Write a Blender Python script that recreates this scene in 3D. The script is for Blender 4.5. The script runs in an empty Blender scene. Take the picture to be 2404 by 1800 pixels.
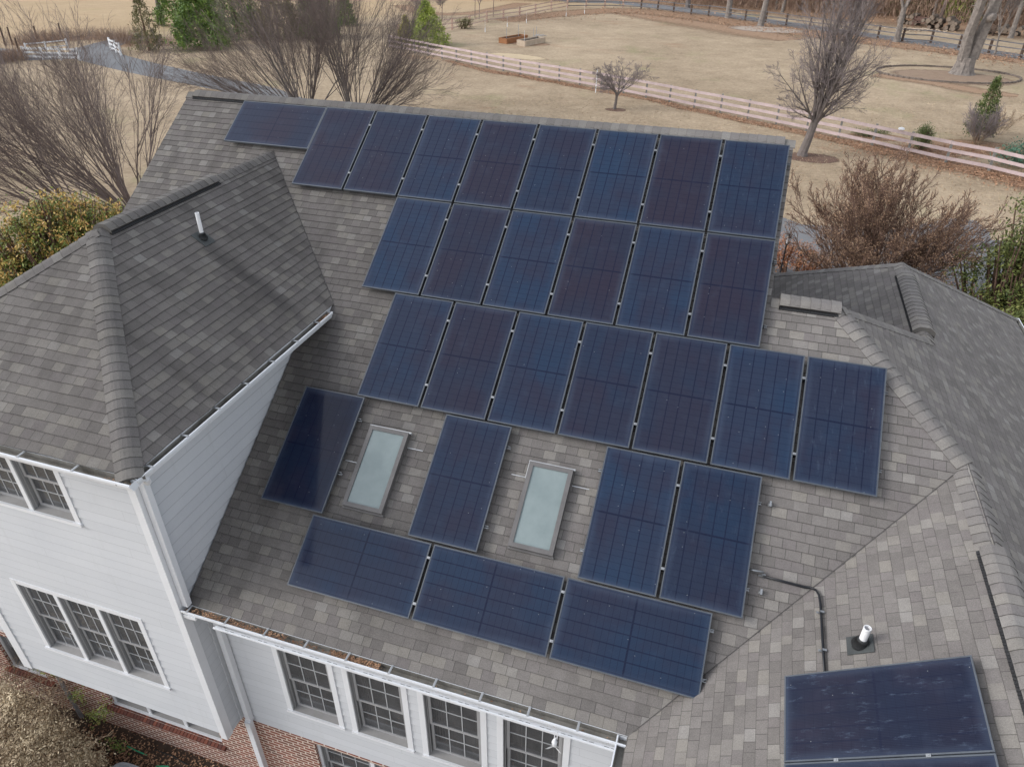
import bpy, math, random
from mathutils import Vector, Matrix
from math import sin, cos, tan, pi, radians, sqrt, floor, hypot
random.seed(7)
S = bpy.context.scene
COL = S.collection
ZG = -10.6                       # ground height (z = 0 is near the main ridge)
PITCH = radians(33.545)
T, CP, SP = tan(PITCH), cos(PITCH), sin(PITCH)

# ------------------------------------------------------------------ camera
F_PX, IW, IH = 1686.1163, 2404.0, 1800.0
CAM = Vector((4.70946, -12.92718, 2.74322))
FWD = Vector((-0.25668168, 0.79786033, -0.54546623)).normalized()
RGT = Vector((0.95112741, 0.30877191, 0.00406969))
RGT = (RGT - FWD * RGT.dot(FWD)).normalized()
DWN = FWD.cross(RGT)
cd = bpy.data.cameras.new("camera"); cam = bpy.data.objects.new("camera", cd); COL.objects.link(cam)
R = Matrix((RGT, -DWN, -FWD)).transposed().to_4x4()
cam.matrix_world = Matrix.Translation(CAM) @ R
cd.sensor_width = 36.0; cd.lens = 36.0 * F_PX / IW; cd.clip_start = 0.1; cd.clip_end = 3000
S.camera = cam

def ground_at(px, py, z=ZG):
    """where a line of sight of the survey photo meets the ground"""
    d = RGT * ((px - IW / 2) / F_PX) + DWN * ((py - IH / 2) / F_PX) + FWD
    t = (z - CAM.z) / d.z
    return CAM + d * t

# ------------------------------------------------------------------ helpers
class MB:
    def __init__(s): s.v = []; s.f = []; s.uv = []; s.m = []
    def face(s, pts, uv=None, m=0):
        n = len(s.v); s.v += [tuple(p) for p in pts]; s.f.append(tuple(range(n, n + len(pts))))
        s.uv.append(uv if uv else [(0.0, 0.0)] * len(pts)); s.m.append(m)
    def box(s, a, b, m=0):
        x0, y0, z0 = a; x1, y1, z1 = b
        p = [(x0,y0,z0),(x1,y0,z0),(x1,y1,z0),(x0,y1,z0),(x0,y0,z1),(x1,y0,z1),(x1,y1,z1),(x0,y1,z1)]
        for q in ((3,2,1,0),(4,5,6,7),(0,1,5,4),(1,2,6,5),(2,3,7,6),(3,0,4,7)): s.face([p[i] for i in q], m=m)
    def obox(s, c, ax, ay, az, hx, hy, hz, m=0):
        c = Vector(c); ax = Vector(ax) * hx; ay = Vector(ay) * hy; az = Vector(az) * hz
        p = [c - ax - ay - az, c + ax - ay - az, c + ax + ay - az, c - ax + ay - az, c - ax - ay + az, c + ax - ay + az, c + ax + ay + az, c - ax + ay + az]
        for q in ((3,2,1,0),(4,5,6,7),(0,1,5,4),(1,2,6,5),(2,3,7,6),(3,0,4,7)): s.face([p[i] for i in q], m=m)
    def tube(s, pts, rad, n=8, cap=True, m=0):
        pts = [Vector(p) for p in pts]
        if not isinstance(rad, (list, tuple)): rad = [rad] * len(pts)
        base = len(s.v); up = None
        for i, p in enumerate(pts):
            d = (pts[min(i + 1, len(pts) - 1)] - pts[max(i - 1, 0)])
            d = d.normalized() if d.length > 1e-9 else Vector((0, 0, 1))
            if up is None: up = Vector((0, 0, 1)) if abs(d.z) < .9 else Vector((1, 0, 0))
            a = d.cross(up).normalized(); b = a.cross(d); up = b
            for k in range(n):
                t = 2 * pi * k / n; s.v.append(tuple(p + (a * cos(t) + b * sin(t)) * rad[i]))
        for i in range(len(pts) - 1):
            for k in range(n):
                k2 = (k + 1) % n
                s.f.append((base + i * n + k, base + i * n + k2, base + (i + 1) * n + k2, base + (i + 1) * n + k)); s.uv.append([(0., 0.)] * 4); s.m.append(m)
        if cap:
            s.f.append(tuple(base + k for k in range(n))[::-1]); s.uv.append([(0., 0.)] * n); s.m.append(m)
            e = base + (len(pts) - 1) * n
            s.f.append(tuple(e + k for k in range(n))); s.uv.append([(0., 0.)] * n); s.m.append(m)
    def build(s, name, mats, parent=None, smooth=False):
        me = bpy.data.meshes.new(name); me.from_pydata(s.v, [], s.f)
        if not isinstance(mats, (list, tuple)): mats = [mats]
        for mm in mats: me.materials.append(mm)
        ul = me.uv_layers.new(name="UVMap"); flat = []
        for u in s.uv:
            for q in u: flat += [q[0], q[1]]
        ul.data.foreach_set("uv", flat)
        if len(mats) > 1: me.polygons.foreach_set("material_index", s.m)
        if smooth: me.polygons.foreach_set("use_smooth", [True] * len(s.f))
        me.update()
        o = bpy.data.objects.new(name, me); COL.objects.link(o)
        if parent: o.parent = parent
        return o

def tag(o, label=None, cat=None, group=None, kind=None):
    if label: o["label"] = label
    if cat: o["category"] = cat
    if group: o["group"] = group
    if kind: o["kind"] = kind
    return o
def empty(name, loc=(0, 0, 0), rz=0, parent=None):
    o = bpy.data.objects.new(name, None); COL.objects.link(o); o.location = loc; o.rotation_euler = (0, 0, rz)
    o.empty_display_size = .2
    if parent: o.parent = parent
    return o
def copy_tree(o, parent=None):
    c = o.copy(); COL.objects.link(c)
    if parent: c.parent = parent
    for ch in list(o.children): copy_tree(ch, c)
    return c

# ------------------------------------------------------------------ node helpers
class NT:
    def __init__(s, name):
        s.mat = bpy.data.materials.new(name); s.mat.use_nodes = True
        s.t = s.mat.node_tree; s.b = s.t.nodes["Principled BSDF"]; s.out = s.t.nodes["Material Output"]
    def n(s, typ, **kw):
        nd = s.t.nodes.new(typ)
        for k, v in kw.items():
            if k.startswith("i_"):
                key = k[2:]; key = int(key) if key.isdigit() else key
                nd.inputs[key].default_value = v
            else: setattr(nd, k, v)
        return nd
    def l(s, a, b): s.t.links.new(a, b)
    def inp(s, sock, v):
        if v is None: return
        if hasattr(v, "is_output") or isinstance(v, bpy.types.NodeSocket): s.l(v, sock)
        else: sock.default_value = v
    def math(s, op, a, b=None, c=None):
        nd = s.t.nodes.new("ShaderNodeMath"); nd.operation = op
        s.inp(nd.inputs[0], a); s.inp(nd.inputs[1], b); s.inp(nd.inputs[2], c); return nd.outputs[0]
    def noise(s, vec, scale, detail=3, rough=.55, dim="3D", w=None):
        nd = s.t.nodes.new("ShaderNodeTexNoise"); nd.noise_dimensions = dim
        nd.inputs["Scale"].default_value = scale; nd.inputs["Detail"].default_value = detail; nd.inputs["Roughness"].default_value = rough
        if vec is not None: s.l(vec, nd.inputs["Vector"])
        return nd.outputs["Fac"]
    def ramp(s, fac, stops, interp="LINEAR"):
        nd = s.t.nodes.new("ShaderNodeValToRGB"); cr = nd.color_ramp; cr.interpolation = interp
        while len(cr.elements) < len(stops): cr.elements.new(.5)
        for e, (p, c) in zip(cr.elements, stops):
            e.position = p; e.color = (c[0], c[1], c[2], 1) if hasattr(c, "__len__") else (c, c, c, 1)
        s.l(fac, nd.inputs[0]); return nd.outputs[0]
    def mix(s, fac, a, b, mode="MIX"):
        nd = s.t.nodes.new("ShaderNodeMix"); nd.data_type = "RGBA"; nd.blend_type = mode
        f, A, B = nd.inputs[0], nd.inputs[6], nd.inputs[7]
        s.inp(f, fac)
        for so, v in ((A, a), (B, b)):
            if isinstance(v, bpy.types.NodeSocket): s.l(v, so)
            else: so.default_value = (v[0], v[1], v[2], 1) if hasattr(v, "__len__") else (v, v, v, 1)
        return nd.outputs[2]
    def smooth(s, x, a, b):
        nd = s.t.nodes.new("ShaderNodeMapRange"); nd.interpolation_type = "SMOOTHSTEP"
        s.l(x, nd.inputs[0]); nd.inputs[1].default_value = a; nd.inputs[2].default_value = b; return nd.outputs[0]
    def obj(s): return s.n("ShaderNodeTexCoord").outputs["Object"]
    def pos(s): return s.n("ShaderNodeNewGeometry").outputs["Position"]
    def uvc(s): return s.n("ShaderNodeTexCoord").outputs["UV"]
    def sep(s, v):
        nd = s.n("ShaderNodeSeparateXYZ"); s.l(v, nd.inputs[0]); return nd.outputs
    def comb(s, x, y, z=0.0):
        nd = s.n("ShaderNodeCombineXYZ"); s.inp(nd.inputs[0], x); s.inp(nd.inputs[1], y); s.inp(nd.inputs[2], z); return nd.outputs[0]
    def scale(s, v, xyz):
        nd = s.n("ShaderNodeMapping"); s.l(v, nd.inputs[0]); nd.inputs["Scale"].default_value = xyz; return nd.outputs[0]
    def bump(s, h, strength, dist=.01):
        nd = s.n("ShaderNodeBump"); nd.inputs["Strength"].default_value = strength; nd.inputs["Distance"].default_value = dist
        s.l(h, nd.inputs["Height"]); s.l(nd.outputs[0], s.b.inputs["Normal"])
    def base(s, c, rough=.6, spec=None, metal=None):
        if isinstance(c, bpy.types.NodeSocket): s.l(c, s.b.inputs["Base Color"])
        else: s.b.inputs["Base Color"].default_value = (c[0], c[1], c[2], 1)
        if isinstance(rough, bpy.types.NodeSocket): s.l(rough, s.b.inputs["Roughness"])
        else: s.b.inputs["Roughness"].default_value = rough
        if spec is not None: s.b.inputs["Specular IOR Level"].default_value = spec
        if metal is not None: s.b.inputs["Metallic"].default_value = metal
        return s.mat

def simple(name, c, rough=.6, var=.12, scale=3.0, metal=0.0, spec=.4, bump=0.0, dirt=None):
    m = NT(name); p = m.pos()
    nz = m.noise(p, scale, 4); nz2 = m.noise(p, scale * 9, 2)
    k = m.math("ADD", m.math("MULTIPLY", nz, .7), m.math("MULTIPLY", nz2, .3))
    lo = tuple(x * (1 - var) for x in c); hi = tuple(min(1, x * (1 + var)) for x in c)
    col = m.ramp(k, [(.3, lo), (.7, hi)])
    if dirt:
        d = m.smooth(m.noise(m.scale(p, (1.3, 1.3, .5)), 2.1, 5, .7), .52, .78)
        col = m.mix(m.math("MULTIPLY", d, dirt[3]), col, dirt[:3])
    if bump: m.bump(nz2, bump, .02)
    return m.base(col, rough, spec, metal)

M = {}
def siding_mat():
    m = NT("white_siding"); p = m.pos(); x, y, z = m.sep(p)
    n = m.noise(p, 1.4, 4); n2 = m.noise(p, 25, 3, .7)
    col = m.ramp(m.math("ADD", m.math("MULTIPLY", n, .6), m.math("MULTIPLY", n2, .4)), [(.3, (.47, .485, .51)), (.7, (.52, .532, .55))])
    f = m.math("FRACT", m.math("DIVIDE", m.math("ADD", z, 20.0), .178))
    row = m.math("FLOOR", m.math("DIVIDE", m.math("ADD", z, 20.0), .178)); wn = m.n("ShaderNodeTexWhiteNoise", noise_dimensions="1D"); m.l(row, wn.inputs["W"])
    k = m.math("ADD", .965, m.math("MULTIPLY", wn.outputs["Value"], .06)); col = m.mix(1.0, col, m.comb(k, k, k), "MULTIPLY")
    gap = m.math("MAXIMUM", m.math("GREATER_THAN", f, .895), m.math("LESS_THAN", f, .02))   # lap joint grime and the board-edge shadow, painted as one dark line
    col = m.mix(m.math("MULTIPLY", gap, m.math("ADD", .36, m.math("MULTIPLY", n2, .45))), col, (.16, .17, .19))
    d = m.smooth(m.noise(m.scale(p, (2.2, 2.2, .6)), 1.6, 5, .7), .56, .8); col = m.mix(m.math("MULTIPLY", d, .22), col, (.33, .34, .33))
    st = m.smooth(m.noise(m.comb(m.math("MULTIPLY", m.math("ADD", x, y), 7.0), m.math("MULTIPLY", z, .55)), 1.0, 4, .6), .55, .8)
    col = m.mix(m.math("MULTIPLY", st, .16), col, (.30, .30, .29))
    jx = m.math("FRACT", m.math("ADD", m.math("DIVIDE", m.math("ADD", x, y), 3.66), m.math("MULTIPLY", wn.outputs["Value"], 5.0)))
    col = m.mix(m.math("MULTIPLY", m.math("LESS_THAN", jx, .0016), .3), col, (.2, .2, .21))
    m.bump(n2, .12, .01); return m.base(col, .55, .3)
M["white"] = siding_mat()
M["trim"] = simple("white_trim", (.64, .65, .67), .4, .04, 1.5, dirt=(.45, .44, .42, .25))
M["gutter"] = simple("gutter_white", (.66, .68, .71), .35, .05, 2, dirt=(.4, .39, .36, .4))
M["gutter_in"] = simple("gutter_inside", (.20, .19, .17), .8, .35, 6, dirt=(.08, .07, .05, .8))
M["sash"] = simple("sash_vinyl", (.30, .30, .305), .5, .08, 3)
M["sill"] = simple("sill_vinyl", (.235, .228, .222), .6, .1, 4, dirt=(.2, .19, .17, .5))
M["muntin"] = simple("muntin_white", (.34, .35, .36), .5, .05)
M["black"] = simple("black_anodised", (.012, .013, .016), .35, .2, 5)
M["frame"] = simple("panel_frame_black", (.07, .08, .095), .35, .2, 6, spec=.6)
M["alu"] = simple("aluminium", (.36, .37, .38), .45, .1, 20, metal=.85)
M["alu_white"] = simple("bare_flashing", (.42, .43, .44), .45, .15, 10, metal=.3)
M["rubber"] = simple("rubber_boot", (.022, .023, .025), .55, .3, 8, bump=.2)
M["rubber_grey"] = simple("boot_flange", (.055, .06, .06), .7, .3, 6)
M["pvc"] = simple("pvc_white", (.72, .72, .73), .4, .06, 6, dirt=(.45, .44, .42, .3))
M["fence_pink"] = simple("pale_fence_board", (.44, .35, .345), .8, .2, 1.2, bump=.2)
M["fence_pale"] = simple("pale_weathered_rail", (.44, .32, .27), .8, .25, 1.5)
M["post_grey"] = simple("grey_green_post", (.19, .185, .17), .85, .3, 3)
M["post_tan"] = simple("tan_post", (.42, .29, .23), .85, .2, 3)
M["post_brown"] = simple("dark_brown_post", (.085, .055, .04), .85, .3, 3)
M["rail_dark"] = simple("dark_rail", (.115, .11, .115), .8, .3, 2)
M["bed_wood"] = simple("garden_bed_wood", (.30, .135, .06), .8, .2, 2)
M["bed_wood_pale"] = simple("garden_bed_pale_wood", (.46, .37, .28), .8, .2, 2)
M["soil"] = simple("soil", (.05, .032, .022), .95, .4, 6, bump=.4)
M["log"] = simple("cut_log", (.10, .075, .055), .9, .4, 3)
M["log_end"] = simple("log_end", (.20, .155, .12), .9, .3, 4)
M["bench"] = simple("bench_wood", (.13, .07, .055), .8, .3, 3)
M["hose"] = simple("green_hose", (.03, .30, .15), .5, .1)
M["hose_black"] = simple("black_hose", (.015, .015, .015), .6, .1)
M["stone"] = simple("ring_stone", (.16, .13, .11), .9, .4, 3)
M["bark_purple"] = simple("bark_purple_brown", (.150, .116, .106), .9, .35, 2.5)
M["bark_grey"] = simple("bark_grey", (.145, .122, .112), .9, .3, 3, bump=.3)
M["bark_pale"] = simple("bark_pale", (.185, .16, .142), .9, .45, 3.5, bump=.9)
M["bark_brown"] = simple("bark_brown", (.14, .085, .062), .9, .35, 3)
M["twig_mauve"] = simple("twig_mauve", (.20, .165, .16), .9, .3, 2)
M["twig_tan"] = simple("dry_tan_stem", (.26, .19, .125), .9, .4, 4)
M["metal_grey"] = simple("grey_metal", (.36, .37, .39), .5, .15, 4, metal=.3)
M["lantern"] = simple("lantern_black", (.02, .02, .022), .4, .2)
M["soffit"] = simple("soffit_grey", (.42, .44, .47), .6, .05)
M["valley"] = simple("valley_crease", (.07, .066, .064), .9, .4, 8)
M["vent"] = simple("ridge_vent_black", (.03, .03, .032), .8, .5, 40, bump=.5)

def leafmat(name, c1, c2, c3=None, scale=1.6, trans=.2):
    m = NT(name); p = m.pos()
    g = m.n("ShaderNodeNewGeometry")
    rnd = g.outputs["Random Per Island"]
    stops = [(.05, c1), (.6, c2)] + ([(.95, c3)] if c3 else [])
    col = m.ramp(rnd, stops)
    nz = m.noise(p, scale, 3)
    col = m.mix(.5, col, m.ramp(nz, [(.3, tuple(x * .6 for x in c1)), (.7, tuple(min(1, x * 1.35) for x in (c3 or c2)))]), "MIX")
    return m.base(col, .55, .3)
M["leaf_photinia"] = leafmat("leaf_photinia", (.035, .07, .018), (.10, .15, .03), (.26, .27, .06), 2.2)
M["leaf_photinia_tip"] = leafmat("leaf_photinia_tip", (.42, .34, .08), (.56, .44, .13), (.56, .30, .12), 3)
M["leaf_holly"] = leafmat("leaf_holly", (.026, .055, .018), (.06, .10, .028), (.22, .22, .06), 1.6)
M["leaf_cedar"] = leafmat("leaf_cedar", (.05, .11, .025), (.11, .19, .04), (.20, .28, .06), .8)
M["leaf_dark"] = leafmat("leaf_dark_green", (.04, .07, .02), (.085, .125, .035), (.17, .19, .06), 1.6)
M["leaf_bright"] = leafmat("leaf_bright_conifer", (.16, .25, .04), (.30, .40, .07), (.46, .48, .11), .9)
M["leaf_yellow"] = leafmat("leaf_yellow_conifer", (.22, .23, .03), (.36, .34, .06), (.42, .38, .09), .9)
M["leaf_blue"] = leafmat("leaf_juniper", (.04, .10, .06), (.08, .17, .11), (.13, .24, .16), 1.2)
M["leaf_olive"] = leafmat("leaf_olive", (.09, .095, .035), (.16, .155, .06), (.21, .18, .085), .7)
M["leaf_dry"] = leafmat("leaf_dry_tan", (.15, .085, .045), (.34, .225, .125), (.78, .64, .44), 3)
M["leaf_brown"] = leafmat("leaf_seedhead_brown", (.21, .115, .068), (.34, .20, .12), (.48, .32, .20), 1.2)
M["leaf_litter"] = leafmat("leaf_litter", (.16, .07, .035), (.32, .16, .085), (.50, .31, .19), 2)
M["leaf_red"] = leafmat("leaf_reddish", (.28, .09, .05), (.42, .17, .09), (.50, .27, .14), 2)
M["brush"] = leafmat("brush_brown", (.16, .095, .07), (.27, .17, .12), (.34, .24, .17), 1)

# ---- shingles: UV is (along the eave, up the slope) in metres
EXP = .1305
def shingle_mat(name, cap=False):
    m = NT(name); u, v, _ = m.sep(m.uvc()); p = m.pos()
    px, py, pz = m.sep(p)
    row = m.math("FLOOR", m.math("DIVIDE", v, EXP)); fv = m.math("FRACT", m.math("DIVIDE", v, EXP))
    vo = m.n("ShaderNodeTexVoronoi", voronoi_dimensions="1D", feature="F1"); vo.inputs["Scale"].default_value = 1.0
    vo.inputs["Randomness"].default_value = .62
    if cap:
        w = m.math("ADD", m.math("MULTIPLY", row, 7.31), 0.0); m.l(w, vo.inputs["W"])
    else:
        w = m.math("ADD", m.math("DIVIDE", u, .168), m.math("MULTIPLY", row, 13.37)); m.l(w, vo.inputs["W"])
    col1 = m.sep(vo.outputs["Color"])
    tab = m.ramp(col1[0], [(0, (.095, .086, .080)), (.2, (.130, .118, .109)), (.42, (.160, .146, .136)), (.58, (.130, .113, .112)),
                           (.72, (.185, .172, .160)), (.88, (.235, .218, .185)), (1, (.272, .262, .245))])
    if cap: tab = m.mix(.72, tab, (.150, .144, .137))
    else: tab = m.mix(.60, tab, (.141, .134, .127))
    # granules and cloudy blends
    g1 = m.noise(p, 85, 3, .7); g2 = m.noise(p, 1.1, 5, .6); g3 = m.noise(p, 9, 3, .6)
    fac = m.math("ADD", m.math("ADD", m.math("MULTIPLY", g1, 1.1), m.math("MULTIPLY", g2, .45)), m.math("MULTIPLY", g3, .3))
    fac = m.math("ADD", m.math("MULTIPLY", m.math("SUBTRACT", fac, .925), .95), 1.0)
    col = m.mix(1.0, tab, m.comb(fac, fac, fac), "MULTIPLY")
    # darker towards the left, paler towards the right, with a noisy border
    xtone = m.smooth(m.math("ADD", px, m.math("MULTIPLY", m.math("SUBTRACT", g2, .5), 4.0)), -2.5, 6.0)
    k = m.math("ADD", m.math("MULTIPLY", xtone, .30), .90)
    streak = m.smooth(m.noise(m.comb(m.math("MULTIPLY", u, 2.2), m.math("MULTIPLY", v, .28)), 1.0, 4, .6), .5, .75)
    k = m.math("MULTIPLY", k, m.math("SUBTRACT", 1.0, m.math("MULTIPLY", m.math("MULTIPLY", streak, .18), m.math("SUBTRACT", 1.15, xtone))))
    col = m.mix(1.0, col, m.comb(k, m.math("MULTIPLY", k, .985), m.math("MULTIPLY", k, .985)), "MULTIPLY")
    # vent pipe run-off stains; stains plus painted shade below the wing gutter end
    onwing = m.math("MULTIPLY", m.math("MULTIPLY", m.smooth(m.math("MULTIPLY", px, -1.0), 1.2, 1.9), m.smooth(px, -3.05, -2.9)), m.math("MULTIPLY", m.math("LESS_THAN", px, -1.34), 1.0))
    band = m.math("SUBTRACT", 1.0, m.smooth(m.math("ABSOLUTE", m.math("ADD", py, m.math("ADD", 4.46, m.math("MULTIPLY", m.math("SUBTRACT", g2, .5), .25)))), .03, .26))
    wingside = m.math("GREATER_THAN", m.math("SUBTRACT", pz, m.math("MULTIPLY", py, T)), .0)
    k2 = m.math("MULTIPLY", m.math("MULTIPLY", band, onwing), wingside)
    b2 = m.math("MULTIPLY", m.math("MULTIPLY", m.math("SUBTRACT", 1.0, m.smooth(m.math("ABSOLUTE", m.math("ADD", px, 1.25)), .1, .5)), m.smooth(m.math("MULTIPLY", py, -1.0), 3.6, 4.1)), m.math("SUBTRACT", 1.0, m.smooth(m.math("MULTIPLY", py, -1.0), 4.8, 6.0)))
    b2 = m.math("MULTIPLY", b2, m.math("LESS_THAN", m.math("SUBTRACT", pz, m.math("MULTIPLY", py, T)), .0))
    stain_shade = m.math("MINIMUM", m.math("ADD", m.math("MULTIPLY", k2, .55), m.math("MULTIPLY", b2, .42)), .8)
    broad = m.math("MULTIPLY", m.smooth(m.noise(m.scale(p, (.5, 1.6, .5)), .8, 4, .6), .5, .72), m.math("MULTIPLY", wingside, m.math("LESS_THAN", px, -1.3)))
    stain_shade = m.math("MINIMUM", m.math("ADD", stain_shade, m.math("MULTIPLY", broad, .11)), .85)
    col = m.mix(stain_shade, col, (.045, .042, .042))
    scuff = m.math("MULTIPLY", m.smooth(m.noise(m.scale(p, (6, 3, 3)), 1.3, 5, .8), .66, .74), m.smooth(px, 4.0, 5.0))
    col = m.mix(m.math("MULTIPLY", scuff, .45), col, (.05, .042, .042))
    if not cap:
        vd = m.n("ShaderNodeTexVoronoi", voronoi_dimensions="1D", feature="DISTANCE_TO_EDGE"); vd.inputs["Scale"].default_value = 1.0
        vd.inputs["Randomness"].default_value = .62; m.l(w, vd.inputs["W"])
        joint = m.math("MULTIPLY", m.math("LESS_THAN", vd.outputs["Distance"], .028), m.math("GREATER_THAN", col1[1], .38))
        col = m.mix(m.math("MULTIPLY", joint, .5), col, (.03, .028, .027))
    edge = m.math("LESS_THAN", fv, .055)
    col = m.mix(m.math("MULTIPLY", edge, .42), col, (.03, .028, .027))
    hgt = m.math("ADD", m.math("MULTIPLY", g1, .5), m.math("MULTIPLY", col1[2], .5))
    m.bump(hgt, .5, .006)
    return m.base(col, .93, .12)
M["shingle"] = shingle_mat("asphalt_shingle"); M["cap"] = shingle_mat("ridge_cap_shingle", True)

# ---- solar glass: UV in metres, u across 1.006, v along 1.821
PW, PL = 1.0058, 1.821
def cell_mat():
    m = NT("solar_cells"); u, v, _ = m.sep(m.uvc()); p = m.pos()
    oi = m.n("ShaderNodeObjectInfo"); tint = oi.outputs["Color"]; rnd = oi.outputs["Random"]
    offs = m.math("MULTIPLY", rnd, 40.0)
    mar = .035; cw = (PW - 2 * mar) / 6; ch = (PL - 2 * mar) / 20
    fu = m.math("FRACT", m.math("DIVIDE", m.math("SUBTRACT", u, mar), cw))
    fv = m.math("FRACT", m.math("DIVIDE", m.math("SUBTRACT", v, mar), ch))
    du = m.math("ABSOLUTE", m.math("SUBTRACT", fu, .5)); dv = m.math("ABSOLUTE", m.math("SUBTRACT", fv, .5))
    lu = m.math("GREATER_THAN", du, .452); lv = m.math("GREATER_THAN", dv, .465)
    mid = m.math("LESS_THAN", m.math("ABSOLUTE", m.math("SUBTRACT", v, PL / 2)), .0125)
    uv3 = m.comb(m.math("ADD", u, offs), v, offs)
    n1 = m.noise(uv3, 1.15, 2, .4); n2 = m.noise(uv3, 5.0, 3, .5)
    base = m.mix(m.smooth(n1, .38, .66), tint, m.mix(1.0, tint, (.80, 1.12, 1.2), "MULTIPLY"))
    n4 = m.noise(m.scale(uv3, (1, .8, 1)), 2.1, 3, .5)
    base = m.mix(m.math("MULTIPLY", m.smooth(n4, .45, .7), .45), base, (.022, .018, .034))
    base = m.mix(m.math("MULTIPLY", lv, .55), base, (.006, .008, .022))
    line = m.math("MAXIMUM", lu, mid)
    base = m.mix(m.math("MULTIPLY", line, .72), base, (.005, .007, .024))
    # fine bus wires
    wire = m.math("GREATER_THAN", m.math("ABSOLUTE", m.math("SUBTRACT", m.math("FRACT", m.math("DIVIDE", u, .0172)), .5)), .40)
    base = m.mix(m.math("MULTIPLY", wire, .10), base, (.07, .09, .13))
    # dust and smears, plus a pale blue edge glow painted along the rim
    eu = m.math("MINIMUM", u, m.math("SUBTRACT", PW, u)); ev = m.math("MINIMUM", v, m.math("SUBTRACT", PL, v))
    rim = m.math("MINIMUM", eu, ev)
    rim_glow = m.math("SUBTRACT", 1.0, m.smooth(m.math("ADD", rim, m.math("MULTIPLY", m.math("SUBTRACT", n1, .5), .14)), .0, .11))
    low = m.math("SUBTRACT", 1.0, m.smooth(v, .0, .06))
    sp = m.n("ShaderNodeTexVoronoi", feature="F1", voronoi_dimensions="2D"); m.l(m.comb(m.math("ADD", u, offs), v), sp.inputs["Vector"]); sp.inputs["Scale"].default_value = 6
    spot = m.math("MULTIPLY", m.math("LESS_THAN", sp.outputs["Distance"], .03), m.math("GREATER_THAN", m.sep(sp.outputs["Color"])[0], .90))
    dust_glow = m.math("ADD", m.math("MULTIPLY", rim_glow, .20), m.math("MULTIPLY", low, .20))
    dust_glow = m.math("ADD", dust_glow, m.math("MULTIPLY", m.smooth(n2, .5, .85), .07))
    sm = m.smooth(m.noise(m.scale(uv3, (5, 1.6, 1)), 2.6, 7, .78), .54, .76)
    dust_glow = m.math("ADD", dust_glow, m.math("MULTIPLY", m.math("MULTIPLY", sm, oi.outputs["Alpha"]), .65))
    base = m.mix(dust_glow, base, (.085, .115, .17))
    base = m.mix(m.math("MULTIPLY", spot, .3), base, (.45, .48, .5))
    rough = m.math("ADD", m.math("MULTIPLY", dust_glow, .4), .10)
    m.b.inputs["IOR"].default_value = 1.42
    return m.base(base, rough, .26)
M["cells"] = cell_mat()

def brick_mat():
    m = NT("red_brick"); x, y, z = m.sep(m.obj())
    vec = m.comb(m.math("ADD", x, y), z, 0.0)
    b = m.n("ShaderNodeTexBrick"); m.l(vec, b.inputs["Vector"]); b.offset = .5
    b.inputs["Scale"].default_value = 1.0; b.inputs["Brick Width"].default_value = .213; b.inputs["Row Height"].default_value = .0775
    b.inputs["Mortar Size"].default_value = .0135; b.inputs["Mortar Smooth"].default_value = .2; b.inputs["Bias"].default_value = -.1
    b.inputs["Color1"].default_value = (.24, .062, .038, 1); b.inputs["Color2"].default_value = (.10, .042, .035, 1); b.inputs["Mortar"].default_value = (.60, .52, .44, 1)
    nz = m.noise(m.pos(), 30, 3, .6); col = m.mix(.35, b.outputs["Color"], m.ramp(nz, [(.3, (.12, .05, .035)), (.7, (.33, .15, .11))]), "MIX")
    col = m.mix(m.math("MULTIPLY", b.outputs["Fac"], .7), col, (.60, .52, .44))
    m.bump(m.math("SUBTRACT", nz, b.outputs["Fac"]), .5, .01)
    return m.base(col, .9, .2)
M["brick"] = brick_mat()
def soldier_mat():
    m = NT("soldier_brick"); x, y, z = m.sep(m.pos())
    cell = m.math("FLOOR", m.math("DIVIDE", x, .075)); wn = m.n("ShaderNodeTexWhiteNoise", noise_dimensions="1D"); m.l(cell, wn.inputs["W"])
    col = m.ramp(wn.outputs["Value"], [(0, (.09, .042, .036)), (.5, (.145, .055, .04)), (1, (.19, .068, .045))])
    f = m.math("GREATER_THAN", m.math("FRACT", m.math("DIVIDE", x, .075)), .86)
    col = m.mix(f, col, (.60, .52, .44)); return m.base(col, .9, .2)
M["soldier"] = soldier_mat()

def glass_mat():
    m = NT("window_glass"); t = m.t
    tr = m.n("ShaderNodeBsdfTransparent"); tr.inputs[0].default_value = (.62, .64, .66, 1)
    gl = m.n("ShaderNodeBsdfGlossy"); gl.inputs["Roughness"].default_value = .03; gl.inputs[0].default_value = (.9, .93, 1, 1)
    fr = m.n("ShaderNodeFresnel"); fr.inputs[0].default_value = 1.5
    mx = m.n("ShaderNodeMixShader"); m.l(m.math("ADD", fr.outputs[0], .05), mx.inputs[0]); m.l(tr.outputs[0], mx.inputs[1]); m.l(gl.outputs[0], mx.inputs[2])
    df = m.n("ShaderNodeBsdfDiffuse"); m.l(m.ramp(m.noise(m.pos(), 4, 4), [(.3, (.095, .097, .10)), (.7, (.155, .155, .16))]), df.inputs[0])
    m2 = m.n("ShaderNodeMixShader"); m2.inputs[0].default_value = .50; m.l(mx.outputs[0], m2.inputs[1]); m.l(df.outputs[0], m2.inputs[2])
    m.l(m2.outputs[0], m.out.inputs[0]); return m.mat
M["glass"] = glass_mat()
M["blind"] = simple("window_blind", (.46, .455, .45), .8, .12, 2)
M["curtain"] = simple("interior_curtain", (.30, .27, .24), .9, .3, 3)
M["room"] = simple("room_interior", (.20, .185, .175), .9, .5, 1.1)
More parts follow.
